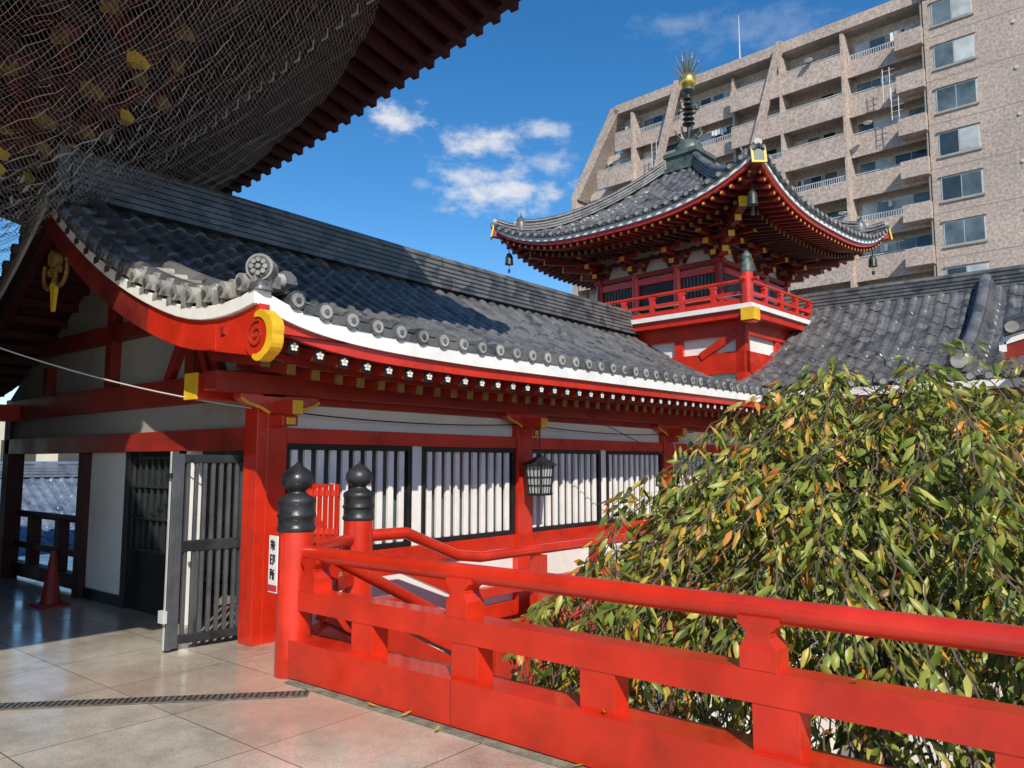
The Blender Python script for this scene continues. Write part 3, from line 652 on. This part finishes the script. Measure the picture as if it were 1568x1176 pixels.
    p=hp[0]; mb.cyl(p-out*.05+Vector((0,0,.12)),p+out*.1+Vector((0,0,.16)),.085,'roof_tile_pale',n=12)
    b0=Rk@Vector((HS-.35,-HS+.35,6.98)); mb.cyl(b0+Vector((0,0,.45)),b0,.01,'bell_bronze',n=6)
    mb.lathe(b0-Vector((0,0,.30)),[(.115,0),(.105,.05),(.095,.2),(.06,.28),(.015,.31)],'bell_bronze',14)
    mb.cyl(b0-Vector((0,0,.30)),b0-Vector((0,0,.42)),.006,'bell_bronze',n=5); mb.beam(b0-Vector((0,0,.42)),b0-Vector((0,0,.52)),.07,.01,'bell_bronze')
mb.obj('eaves',e)
mb=MB()
mb.lathe((0,0,9.1),[(.62,0),(.60,.12),(.46,.12),(.44,.18),(.44,.42),(.50,.46),(.50,.56),(.40,.62)],'verdigris',4)
mb.lathe((0,0,9.72),[(.36,0),(.37,.06),(.34,.2),(.24,.32),(.12,.38)],'verdigris',20)
for k in range(8):
    t_=k*math.pi/4; pts=[Vector((r_*math.cos(t_),r_*math.sin(t_),10.08+z_)) for r_,z_ in((.1,0),(.22,.05),(.32,.15),(.36,.28))]
    mb.tube(pts,.03,'verdigris',6)
mb.cyl((0,0,10.0),(0,0,11.45),.045,'bell_bronze')
for k in range(6): mb.lathe((0,0,10.5+k*.14),[(.05,0),(.15-.009*k,.015),(.17-.009*k,.04),(.15-.009*k,.065),(.05,.08)],'bell_bronze',16)
for k in range(6):
    t_=k*math.pi/3+.3; pts=[Vector((r_*math.cos(t_),r_*math.sin(t_),10.95+z_)) for r_,z_ in((.08,0),(.26,-.05),(.30,.08),(.24,.16))]
    mb.tube(pts,.022,'bell_bronze',6)
mb.lathe((0,0,11.4),[(.06,0),(.16,.05),(.19,.1),(.08,.14)],'verdigris',12)
mb.lathe((0,0,11.5),[(.23*math.sin(t_),.23-.23*math.cos(t_)) for t_ in [.15+2.84*k/12 for k in range(13)]],'gold',20)
for k in range(18):
    t_=k*2*math.pi/18
    for q_,L in((.9,.36),(.5,.55),(.2,.62)):
        dv=Vector((math.cos(t_)*math.sin(q_),math.sin(t_)*math.sin(q_),math.cos(q_)))
        mb.cyl(Vector((0,0,11.75))+dv*.18,Vector((0,0,11.75))+dv*(.2+L),.012,'verdigris' if k%3 else 'gold',r1=.002,n=5)
mb.cyl((0,0,11.9),(0,0,12.65),.02,'gold',r1=.003,n=6)
mb.obj('finial',e)
mb=MB(); B=1.7
mb.box(-B+.08,B-.08,-B+.08,B-.08,4.7,7.0,'white_plaster')
for k in range(4):
    Rk=ROT[k]
    def bx(x0,x1,y0,y1,z0,z1,m):
        vs=[Rk@Vector(v) for v in[(x0,y0,z0),(x1,y0,z0),(x1,y1,z0),(x0,y1,z0),(x0,y0,z1),(x1,y0,z1),(x1,y1,z1),(x0,y1,z1)]]
        mb.add(vs,[(0,3,2,1),(4,5,6,7),(0,1,5,4),(1,2,6,5),(2,3,7,6),(3,0,4,7)],m)
    for x in(-B,-.6,.6,B):
        c_=Rk@Vector((x,-B,0)); mb.cyl((c_.x,c_.y,4.7),(c_.x,c_.y,6.2),.11,'vermilion')
    bx(-B,B,-B-.05,-B+.07,5.92,6.06,'vermilion'); bx(-B,B,-B-.07,-B+.07,5.28,5.38,'vermilion'); bx(-B,B,-B-.07,-B+.07,4.78,4.92,'vermilion'); bx(-B-.15,B+.15,-B-.09,-B+.09,6.12,6.22,'vermilion_shaded')
    bx(-.5,.5,-B+.03,-B+.05,4.92,5.92,'black_paint')
    for s_ in(-1,1):
        x0=min(s_*.72,s_*1.58); bx(x0,x0+.86,-B+.0,-B+.06,5.38,5.92,'black_paint')
        for j in range(9): bx(x0+.04+j*.095,x0+.075+j*.095,-B-.02,-B+.0,5.4,5.9,'verdigris')
        bx(x0,x0+.86,-B+.02,-B+.06,4.92,5.28,'vermilion_shaded')
    for cx_ in(-1.15,0,1.15):
        for s_ in(-1,1):
            pr_=None
            for j in range(7):
                t_=j/6; p=Rk@Vector((cx_+s_*(.08+.3*t_),-B+.02,6.62-.34*t_**2))
                if pr_ is not None: mb.beam(pr_,p,.07,.07,'red_shade')
                pr_=p
    for x in(-B,-.6,.6,B):
        for tier in range(3):
            zz=6.28+tier*.2; oy=-B-.1-tier*.32; wd=.30+.10*tier
            bx(x-.06,x+.06,oy-.16,-B,zz,zz+.10,'red_shade'); bx(x-.065,x+.065,oy-.175,oy-.16,zz-.005,zz+.105,'yellow')
            bx(x-wd,x+wd,oy-.05,oy+.05,zz+.1,zz+.17,'red_shade')
            for s_ in(-1,1): bx(x+s_*wd-.012,x+s_*wd+.012,oy-.055,oy+.055,zz+.095,zz+.175,'ochre')
            for s_ in(-1,0,1): bx(x+s_*(wd-.07)-.065,x+s_*(wd-.07)+.065,oy-.065,oy+.065,zz+.17,zz+.235,'red_shade')
    for tier in range(3):
        r_=B+.1+tier*.32; bx(-r_-.3,r_+.3,-r_-.045,-r_+.045,6.50+tier*.2,6.57+tier*.2,'red_dark')
    for tier in range(3):
        zz=6.28+tier*.2; a=Rk@Vector((B,-B,zz)); b_=Rk@Vector((B+.35+.34*tier,-B-.35-.34*tier,zz+.05)); mb.beam(a,b_,.13,.12,'red_shade'); mb.beam(b_,b_+(b_-a).normalized()*.02,.14,.13,'yellow')
mb.obj('body',e)
mb=MB(); Q=3.15
mb.box(-Q-.06,Q+.06,-Q-.06,Q+.06,4.66,4.76,'white_paint'); mb.box(-Q+.0,Q-.0,-Q+.0,Q-.0,4.50,4.658,'vermilion')
L=2.85
mb.box(-L+.06,L-.06,-L+.06,L-.06,2.5,4.5,'white_plaster')
for k in range(4):
    Rk=ROT[k]
    def bx(x0,x1,y0,y1,z0,z1,m):
        vs=[Rk@Vector(v) for v in[(x0,y0,z0),(x1,y0,z0),(x1,y1,z0),(x0,y1,z0),(x0,y0,z1),(x1,y0,z1),(x1,y1,z1),(x0,y1,z1)]]
        mb.add(vs,[(0,3,2,1),(4,5,6,7),(0,1,5,4),(1,2,6,5),(2,3,7,6),(3,0,4,7)],m)
    bx(-L-.02,L+.02,-L-.04,-L+.07,4.20,4.498,'vermilion'); bx(-L,L,-L-.03,-L+.07,3.4,3.85,'vermilion'); bx(L-.18,L+.03,-L-.03,-L+.18,2.5,4.498,'vermilion')
    for x in(-1.3,1.3): bx(x-.1,x+.1,-L-.02,-L+.07,2.5,4.3,'vermilion')
    mb.beam(Rk@Vector((L-.15,-L-.01,4.25)),Rk@Vector((L-1.0,-L-.01,3.80)),.1,.16,'vermilion')
    bx(Q-.1,Q+.12,-Q-.12,-Q+.1,4.36,4.655,'vermilion'); bx(Q-.14,Q+.14,-Q-.14,-Q+.14,4.40,4.652,'yellow')
    q=Q-.1
    for z,hh in((4.83,.12),(5.02,.07)): bx(-q,q,-q-.04,-q+.04,z-hh/2+.0,z+hh/2,'vermilion')
    mb.cyl(Rk@Vector((-q-.25,-q,5.27)),Rk@Vector((q+.25,-q,5.27)),.04,'vermilion')
    for j in range(9):
        x=-q+2*q*j/8
        if 0<j<8: bx(x-.05,x+.05,-q-.05,-q+.05,4.76,5.18,'vermilion'); bx(x-.075,x+.075,-q-.05,-q+.05,5.18,5.23,'vermilion')
    c_=Rk@Vector((q,-q,0)); mb.cyl((c_.x,c_.y,4.76),(c_.x,c_.y,5.42),.12,'vermilion',n=18); mb.lathe((c_.x,c_.y,5.42),[(.125,0),(.125,.2),(.07,.24),(.11,.30),(.1,.37),(.04,.43),(.005,.47)],'verdigris',16)
mb.obj('balcony_and_base',e)

# ------------------------------------------------------------ apartment building
e=empty('apartment_building',(-8.66,57.5,0),math.atan2(-.065,.9975))
mb=MB(); FH=3.07; TOP=33.7; nf=13; pk='pink_tile_wall'; pw='pale_tile_wall'
def left(z): return -31.8 if z<26.8 else -31.8+(z-26.8)*.66
slabs=[TOP-.3-FH*(i+1) for i in range(nf)]
for i,z in enumerate(slabs):
    xl=left(z+FH)+.3
    mb.box(xl,-1.5,.95,14,z,z+FH,pw)
    bays=[(-1.5,-6.6,.0),(-6.8,-11.3,.7),(-11.5,-15.6,.7),(-15.8,-20.4,0.),(-20.6,-25.2,.0)]
    if xl<-26.5: bays.append((-25.4,xl,.5))
    else: mb.box(xl,-25.2,-.5,1.3,z,z+FH,pk)
    for bi,(b1,b0,pro) in enumerate(bays):
        if b0<xl: b0=xl
        if b1-b0<1: continue
        mb.box(b0,b1,-pro-.02,.97,z-.14,z+.14,pw)
        solid=(bi+i)%4!=0
        mb.box(b0,b1,-pro-.15,-pro,z-.55,z+(1.12 if solid else .72),pk)
        if not solid:
            mb.box(b0,b1,-pro-.09,-pro-.05,z+1.10,z+1.15,'alu')
            k=b0+.1
            while k<b1: mb.box(k,k+.04,-pro-.085,-pro-.055,z+.72,z+1.10,'alu'); k+=.16
        else: mb.box(b0,b1,-pro-.12,-pro-.04,z+1.2,z+1.25,'alu')
        mb.box(b1,b1+.2,-pro-.152,1.0,z-.4,z+FH-.4,pk)
        ww=(b1-b0-.9)/2
        for j in range(2):
            x0=b0+.3+j*(ww+.3); x1=x0+ww
            mb.box(x0-.06,x1+.06,.90,.95,z+.14,z+2.3,'alu')
            h_=(x0+x1)/2
            for a0,a1 in((x0,h_-.03),(h_+.03,x1)):
                mb.box(a0,a1,.85,.895,z+.2,z+2.24,random.choice(['curtain_glass','curtain_glass','glass_mid','glass_dark']))
        if random.random()<.6:
            lx=random.uniform(b0+.5,b1-1.8); mb.box(lx-.3,lx+1.8,.2,.24,z+1.95,z+1.99,'alu')
            for q in range(random.randint(1,5)): 
                cx_=lx+.2+q*.28; mb.box(cx_,cx_+.22,.19,.23,z+1.3+random.random()*.3,z+1.93,random.choice(['white_paint','curtain_glass','roof_tile_blue','alu']))
        if random.random()<.5: mb.box(b0+.1,b0+.9,-pro+.1,-pro+.45,z+.14,z+.8,'white_paint')
    mb.box(-1.2,18,-.9,14,z,z+FH,pk)
    for x0,x1 in((-.65,1.75),(9,11.6)):
        mb.box(x0,x1,-.93,-.90,z+.75,z+2.35,'alu'); 
        h_=(x0+x1)/2
        mb.box(x0+.07,h_-.03,-.95,-.932,z+.82,z+2.28,'glass_dark' if random.random()<.5 else 'glass_mid'); mb.box(h_+.03,x1-.07,-.95,-.932,z+.82,z+2.28,'curtain_glass' if random.random()<.7 else 'glass_mid')
        mb.box(x0-.1,x1+.1,-1.0,-.9,z+.62,z+.75,'concrete')
        mb.box(x0-.1,x1+.1,-1.02,-.9,z+2.4,z+2.5,pk)
    mb.cyl((4.0,-.97,z+2.3),(4.0,-.9,z+2.3),.12,'alu'); mb.cyl((5.3,-.97,z+2.3),(5.3,-.9,z+2.3),.12,'alu')
    mb.box(-1.2,18,-.912,-.9,z-.02,z+.03,'concrete')
    mb.cyl((-1.35,-.75,z),(-1.35,-.75,z+FH),.09,'concrete',n=8)
    mb.box(-3.0,-1.25,-1.3,0,z-.3,z+.9,pk)
mb.beam((-31.9,.5,26.6),(-27.1,.5,33.9),2.2,1.0,pk); mb.box(-32.2,-31.7,-.7,14,-4.5,26.8,pk)
mb.box(-27.2,-1.2,-.6,.0,TOP-.35,TOP+.5,pk); mb.box(-27.2,-1.2,.0,14,TOP-.35,TOP+.1,'concrete'); mb.box(-1.2,18,-1.1,14,TOP-.35,TOP+1.6,pk)
for x in(-11.45,-20.55): mb.beam((x-2.6,-1.0,TOP-9),(x+.2,-.85,TOP+.4),.5,.55,pk)
mb.box(-24,-8,5,10,TOP,TOP+1.6,pk)
mb.box(-2,4,4,10,TOP+1.6,TOP+3.5,'alu')
mb.cyl((-16.5,3,TOP),(-16.5,3,TOP+6.5),.09,'steel_pole',r1=.03)
# antenna racks clipped to balconies
for bx0,z in((-3.9,27.9),(-3.4,26.4),(-13.6,25.2),(-22.9,28.2),(-24.0,25.4)):
    for s_ in(0,.45): mb.cyl((bx0+s_,-1.15,z-1.2),(bx0+s_,-1.15,z+1.2),.03,'alu',n=6)
    for q in range(6): mb.cyl((bx0-.1,-1.15,z-1.0+q*.4),(bx0+.6+.1*(q%3),-1.15,z-1.0+q*.4),.02,'alu',n=5)
for i,z in enumerate(slabs[:9]):
    if i%2==0: mb.lathe((-9+2*(i%3),-1.2,z+1.2),[(.05,0),(.28,.1),(.32,.16)],'white_paint',12)
mb.obj('facade',e)

# ------------------------------------------------------------ main hall (roof overhead)
e=empty('temple_main_hall')
CX,CY=-4.2,6.5
def soff(x,y):
    d1=CX-x; d2=CY-y; q=min(d1,d2); c=max(d1,d2)
    return 5.8+1.15*max(0,1-c/8)**1.3+.20*q
mb=MB()
xs=[CX-.35*k for k in range(34)]; ysn=[CY-.35*k for k in range(50)]
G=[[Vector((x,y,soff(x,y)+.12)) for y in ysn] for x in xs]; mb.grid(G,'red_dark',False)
G=[[Vector((x,y,soff(x,y)+.45+ .35*min(CX-x,CY-y))) for y in ysn] for x in xs]; mb.grid(G,'roof_tile',False)
ex=[(x,CY,soff(x,CY)) for x in xs]; ey=[(CX,y,soff(CX,y)) for y in ysn]
for path,sdv in((ex,(0,-1,0)),(ey,(-1,0,0))):
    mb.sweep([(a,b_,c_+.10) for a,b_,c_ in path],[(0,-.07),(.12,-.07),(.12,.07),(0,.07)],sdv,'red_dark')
    mb.sweep([(a,b_,c_+.24) for a,b_,c_ in path],[(-.04,-.07),(.12,-.07),(.12,.07),(-.04,.07)],sdv,'white_paint')
    mb.sweep([(a,b_,c_+.38) for a,b_,c_ in path],[(-.08,-.07),(.12,-.07),(.12,.09),(-.08,.09)],sdv,'roof_tile')
x=CX-.25
while x>-15.8:
    y1=max(CY-4.6,CY-(CX-x)); 
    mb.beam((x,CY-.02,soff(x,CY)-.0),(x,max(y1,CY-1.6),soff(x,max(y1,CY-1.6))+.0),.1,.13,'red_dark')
    mb.box(x-.053,x+.053,CY-.03,CY-.015,soff(x,CY)-.068,soff(x,CY)+.068,'red_shade')
    if CX-x>1.5:
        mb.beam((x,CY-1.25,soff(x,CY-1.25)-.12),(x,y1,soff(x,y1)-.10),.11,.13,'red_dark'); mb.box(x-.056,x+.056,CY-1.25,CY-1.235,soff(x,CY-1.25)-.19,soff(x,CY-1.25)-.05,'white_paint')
    x-=.27
y=CY-.25
while y>-10:
    x1=max(CX-3.2,CX-(CY-y))
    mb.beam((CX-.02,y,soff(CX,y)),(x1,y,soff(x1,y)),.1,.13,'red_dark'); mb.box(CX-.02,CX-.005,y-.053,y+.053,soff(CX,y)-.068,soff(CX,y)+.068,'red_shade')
    y-=.27
mb.sweep([(x,CY-1.3,soff(x,CY-1.3)-.03) for x in xs[5:]],SEC_R(.12,.12),(0,1,0),'red_dark')
a=Vector((CX-.1,CY-.1,soff(CX-.1,CY-.1)-.1)); b_=Vector((CX-3.4,CY-4.4,6.4)); mb.beam(a,b_,.24,.3,'red_shade'); mb.beam(a,a+(a-b_).normalized()*.04,.26,.32,'yellow')
a=Vector((CX-1.38,CY-1.38,soff(CX-1.4,CY-1.4)-.34)); mb.beam(a,b_-Vector((0,0,.2)),.22,.28,'red_shade'); mb.beam(a,a+(a-b_).normalized()*.05,.24,.32,'yellow')
HX=-8.7
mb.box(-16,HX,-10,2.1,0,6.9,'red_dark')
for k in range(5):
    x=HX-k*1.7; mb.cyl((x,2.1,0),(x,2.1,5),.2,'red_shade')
def cluster(ox,oy,dx,dy,tiers=5):
    lx,ly=-dy,dx
    for tier in range(tiers):
        zz=4.55+tier*.33; r_=.35+tier*.42; px,py=ox+dx*r_,oy+dy*r_
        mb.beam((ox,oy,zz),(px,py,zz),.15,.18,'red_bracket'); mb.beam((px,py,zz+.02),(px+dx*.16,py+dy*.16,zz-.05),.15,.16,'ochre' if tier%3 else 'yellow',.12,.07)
        for s_ in(-1,1):
            pr_=None
            for j in range(5):
                u=.5*j/4; q=Vector((px+lx*s_*u,py+ly*s_*u,zz+.10+.14*(j/4)**2))
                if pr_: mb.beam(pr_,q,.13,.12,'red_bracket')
                pr_=q
            mb.beam(pr_,pr_+Vector((lx*s_*.03,ly*s_*.03,0)),.15,.13,'ochre')
        for s_ in(-1,0,1):
            q=Vector((px+lx*s_*.42,py+ly*s_*.42,zz+.30)); mb.lathe(q-Vector((0,0,.05)),[(.075,0),(.11,.06),(.11,.12)],'red_bracket',4)
for k in range(5): cluster(HX-.2-k*1.5,2.1,0,1)
for k in range(6): cluster(HX,.4-k*1.5,1,0)
cluster(HX,2.1,.7071,.7071,6)
for tier in range(5):
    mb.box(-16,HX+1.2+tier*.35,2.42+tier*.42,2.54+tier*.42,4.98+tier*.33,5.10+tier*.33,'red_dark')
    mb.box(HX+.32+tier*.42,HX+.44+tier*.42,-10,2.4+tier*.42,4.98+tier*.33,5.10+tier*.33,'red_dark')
mb.obj('roof_and_brackets',e)
# added gabled porch, out of view, placed to shade the passage entrance
mb=MB(); pk0=5.75; xa,xb,xm=-7.9,-3.55,-5.7
for s_,xe in((-1,xa),(1,xb)):
    vs=[(xe,.85,3.9),(xm,.85,pk0),(xm,-4.5,pk0),(xe,-4.5,3.9)]
    mb.add(vs+[(a,b_,c_+.2) for a,b_,c_ in vs],[(0,1,2,3),(7,6,5,4),(0,4,5,1),(1,5,6,2),(2,6,7,3),(3,7,4,0)],'roof_tile')
mb.add([(xa+.2,.7,3.9),(xb-.2,.7,3.9),(xm,.7,pk0-.05),(xa+.2,.78,3.9),(xb-.2,.78,3.9),(xm,.78,pk0-.05)],[(0,1,2),(5,4,3),(0,3,4,1),(1,4,5,2),(2,5,3,0)],'white_plaster')
mb.box(xa,xb,.6,.84,3.68,3.9,'vermilion')
for y in(-1.6,-4.2): mb.box(-4.1,-3.85,y,y+.25,0,3.9,'vermilion')
mb.obj('added_shade_porch',e)
def interp(pl_,f):
    L_=len(pl_)-1; t_=f*L_; i=min(int(t_),len(pl_)-2); g_=t_-i; return [pl_[i][k]*(1-g_)+pl_[i+1][k]*g_ for k in range(len(pl_[0]))]
outer=[(-15,6.25),(-12.5,6.2),(-10,6.1),(-7.8,5.85),(-6.5,5.45),(-5.7,5.0),(-5.3,4.2),(-5.2,2.5),(-5.2,0),(-5.2,-3),(-5.2,-7)]
inner=[(-15,2.3,3.7),(-12.5,2.3,3.7),(-10.8,2.3,3.7),(-9.6,2.3,3.7),(-9.0,2.3,3.75),(-8.55,2.25,3.8),(-8.5,2.0,3.9),(-8.5,1.2,4.0),(-8.5,-.5,4),(-8.5,-3,4),(-8.5,-7,4)]
me=bpy.data.meshes.new('bird_net'); NX,NY=120,28; V=[];F=[];UV=[]
for i in range(NX+1):
    ox,oy=interp(outer,i/NX); ix,iy,iz=interp(inner,i/NX); oz=soff(ox,oy)-.2
    for j in range(NY+1):
        g_=j/NY; x=ox*(1-g_)+ix*g_; y=oy*(1-g_)+iy*g_; z=oz*(1-g_)+iz*g_-.26*math.sin(math.pi*g_)+.05*math.sin(i*.9)*math.sin(j*.8)+.03*math.sin(i*2.3+j)
        V.append((x,y,z)); UV.append(((x+y+.4*z)/.055,(y-x+.4*z)/.055))
for i in range(NX):
    for j in range(NY): F.append((i*(NY+1)+j,(i+1)*(NY+1)+j,(i+1)*(NY+1)+j+1,i*(NY+1)+j+1))
me.from_pydata(V,[],F); ul=me.uv_layers.new(name='UVMap')
for l in me.loops: ul.data[l.index].uv=UV[l.vertex_index]
me.materials.append(MATS['bird_net']); o=bpy.data.objects.new('bird_net',me); scn.collection.objects.link(o)

# ------------------------------------------------------------ far left houses
e=empty('tiled_roof_house'); mb=MB()
tile_roof(mb,lambda a,d:Vector((-22-d,a,-2.2+.55*d)),4,16,.3,lambda a:6,.3,'roof_tile_blue'); tile_roof(mb,lambda a,d:Vector((-34+d,a,-2.2+.55*d)),4,16,.6,lambda a:6,.6,'roof_tile_blue')
mb.box(-33,-23,5,15,-4.5,-2,'far_wall'); stacked_ridge(mb,[(-28,4,1.05),(-28,16,1.05)],(1,0,0),4,.5,.1,'roof_tile_blue')
tile_roof(mb,lambda a,d:Vector((-17.5-d,a,-1.6+.5*d)),5.6,8.6,.3,lambda a:3,.3,'roof_tile_blue')
mb.obj('roof',e,recalc=False)
e=empty('office_block'); mb=MB(); mb.box(-62,-50,14,34,-4.5,4.2,'far_wall')
for k in range(6):
    for z in(-1.5,1.3): mb.box(-50.02,-49.97,15.5+k*3,17.3+k*3,z,z+1.5,'glass_dark')
mb.obj('walls',e)

# ------------------------------------------------------------ tree
e=empty('weeping_tree'); C=Vector((-1.6,7.0,0))
mb=MB()
trunk=[Vector((-1.5,7.1,-4.5)),Vector((-1.55,7.05,-3)),Vector((-1.7,6.9,-1.5)),Vector((-1.75,6.95,-.2)),Vector((-1.75,6.95,.7))]
for i,(a,b_) in enumerate(zip(trunk[:-1],trunk[1:])): mb.cyl(a,b_,.2-.025*i,'bark',r1=.175-.025*i,n=12)
LV=[];LF=[];LC=[];TV=[];TF=[]
def limb(a,b_,r0,r1,bend):
    n=6; pr_=a
    for i in range(1,n+1):
        f=i/n; p=a.lerp(b_,f)+Vector((0,0,bend*math.sin(math.pi*f))); mb.cyl(pr_,p,r0+(r1-r0)*(i-1)/n,'bark',r1=r0+(r1-r0)*f,n=7); pr_=p
for k in range(24):
    t_=k*2.4; rr2=1.0+1.3*random.random(); limb(Vector((-1.75,6.95,-.4+1.1*random.random())),C+Vector((rr2*math.cos(t_),rr2*math.sin(t_),.3+1.1*random.random())),.06,.014,.3)
cols=[(.13,.19,.030),(.20,.26,.045),(.31,.34,.06),(.43,.40,.09),(.55,.42,.07),(.68,.30,.03),(.06,.095,.02),(.26,.16,.05)]
wts=[.18,.26,.27,.15,.06,.04,.05,.015]
def leaf(p,d,L,W,col,sdv,LV=LV,LF=LF,LC=LC):
    o=len(LV); n_=d.cross(sdv).normalized()
    m1=p+d*L*.35-n_*W*.10; m2=p+d*L*.72+n_*W*.12
    LV.extend([p,m1+sdv*W*.5+n_*W*.22,m1,m1-sdv*W*.5+n_*W*.22,m2+sdv*W*.34+n_*W*.2,m2,m2-sdv*W*.34+n_*W*.2,p+d*L+n_*W*.5])
    LF.extend([(o,o+1,o+2),(o,o+2,o+3),(o+1,o+4,o+5,o+2),(o+2,o+5,o+6,o+3),(o+4,o+7,o+5),(o+5,o+7,o+6)]); LC.extend([col]*8)
def rc():
    i=random.choices(range(8),wts)[0]; c=cols[i]; f=random.uniform(.75,1.2); return (c[0]*f,c[1]*f,c[2]*f,1)
ns=450
lft=math.atan2(-(rt.y*.75+fh.y*.66),-(rt.x*.75+fh.x*.66))
for s_i in range(ns):
    low=s_i>=345
    if low: th=lft+random.gauss(0,.5); Rm=random.uniform(2.3,3.55)
    else: th=random.uniform(0,2*math.pi); Rm=random.choice([random.uniform(.4,1.9),random.uniform(1.3,2.9),random.uniform(1.6,2.9)])
    th=th+.15*math.sin(th*13)+.09*math.sin(th*29)
    el_=Vector((math.cos(th),math.sin(th),0)); side=rt.dot(el_); 
    stretch=1.0+.4*max(0,side)
    z0=random.uniform(1.55,2.08) if random.random()<.55 else random.uniform(-.2,1.6)
    if low: z0=random.uniform(1.2,2.0)
    if not low and random.random()<.06: z0=2.3
    lump=.30*math.sin(th*3+1)+.28*math.sin(th*7+2)
    drop=random.uniform(.1,.9)
    if random.random()<.3: drop+=random.uniform(.4,1.3)
    Rm=Rm*stretch*(1+.12*lump); n=int((Rm+drop)/.085)+2
    pts=[]; wob=random.uniform(-.9,.9); kk=random.uniform(.15,.27) if not low else random.uniform(.13,.22); ph=random.uniform(0,6)
    up_=random.uniform(0,.30); lat=random.uniform(.03,.11)
    for i in range(n):
        L_=(i/(n-1))*(Rm+drop)
        if L_<Rm*.97: r_=L_; z=z0-kk*r_*r_/stretch**2+.18*lump+up_*math.sin(min(1,r_/1.3)*math.pi)
        else:
            r_=Rm*.97+(L_-Rm*.97)*.25; z=z0-kk*(Rm*.97)**2/stretch**2+.18*lump-(L_-Rm*.97)
        z-=.03*max(0,side)*r_
        a_=th+wob*r_/3
        p=C+Vector((math.cos(a_)*r_+lat*math.sin(L_*4+ph),math.sin(a_)*r_+lat*math.cos(L_*3.3+ph),z+.05*math.sin(L_*5+ph))); p.x+=random.gauss(0,.015); p.y+=random.gauss(0,.015)
        if p.z<-4.2: break
        if p.y<3.85: p.y=3.85+abs(random.gauss(0,.12))
        pts.append(p)
    if len(pts)<3: continue
    o=len(TV)
    for p in pts:
        for k in range(3): TV.append(p+Vector((.006*math.cos(k*2.1),.006*math.sin(k*2.1),0)))
    for i in range(len(pts)-1):
        for k in range(3): TF.append((o+i*3+k,o+i*3+(k+1)%3,o+i*3+3+(k+1)%3,o+i*3+3+k))
    yel=random.random()<.22
    start=int(len(pts)*.2); ph2=random.uniform(0,6)
    for i in range(start,len(pts)-1):
        dd=(pts[i+1]-pts[i]).normalized()
        dens=2.1+1.7*math.sin(i*.5+ph2)
        for q in range(max(0,int(dens+random.random()))):
            p=pts[i].lerp(pts[i+1],random.random())
            o_=Vector((random.gauss(0,1),random.gauss(0,1),random.gauss(0,.5))).normalized()
            d_=(o_*.9+dd*.3+Vector((0,0,-.8))).normalized()
            sv=d_.cross(Vector((random.gauss(0,1),random.gauss(0,1),random.gauss(0,1)))).normalized()
            c_=rc()
            if yel and random.random()<.45: c_=(.58*random.uniform(.8,1.2),.42*random.uniform(.6,1.1),.07,1)
            leaf(p+o_*.06,d_,random.uniform(.09,.16),random.uniform(.034,.050),c_,sv)
def leafmesh(name,V_,F_,C_,parent):
    me=bpy.data.meshes.new(name); me.from_pydata([tuple(v) for v in V_],[],F_)
    ca=me.color_attributes.new('Col','FLOAT_COLOR','POINT'); ca.data.foreach_set('color',np.array(C_,dtype=np.float32).ravel())
    me.materials.append(MATS['leaf']); me.polygons.foreach_set('use_smooth',[True]*len(me.polygons)); o=bpy.data.objects.new(name,me); scn.collection.objects.link(o); o.parent=parent
leafmesh('leaves',LV,LF,LC,e)
me=bpy.data.meshes.new('twigs'); me.from_pydata([tuple(v) for v in TV],[],TF); me.materials.append(MATS['bark']); o=bpy.data.objects.new('twigs',me); scn.collection.objects.link(o); o.parent=e
mb.obj('trunk_and_limbs',e)
# a few fallen leaves on railing and terrace edge
V2=[];F2=[];C2=[]
spots=[(random.uniform(-4.0,-1.5),3.36-abs(random.gauss(0,.04)),.012) for _ in range(7)]+[(-1.02,3.50,.632),(-2.2,3.42,.282)]
for x,y,z in spots:
    t_=random.uniform(0,6.3); d_=Vector((math.cos(t_),math.sin(t_),.05)).normalized(); sv=Vector((-math.sin(t_),math.cos(t_),random.uniform(-.2,.2))).normalized()
    leaf(Vector((x,y,z+.008)),d_,random.uniform(.05,.09),random.uniform(.02,.035),random.choice([(.42,.2,.04,1),(.5,.33,.06,1),(.2,.11,.04,1)]),sv,V2,F2,C2)
leafmesh('fallen_leaves',V2,F2,C2,None)
print('LEAF VERTS',len(LV))
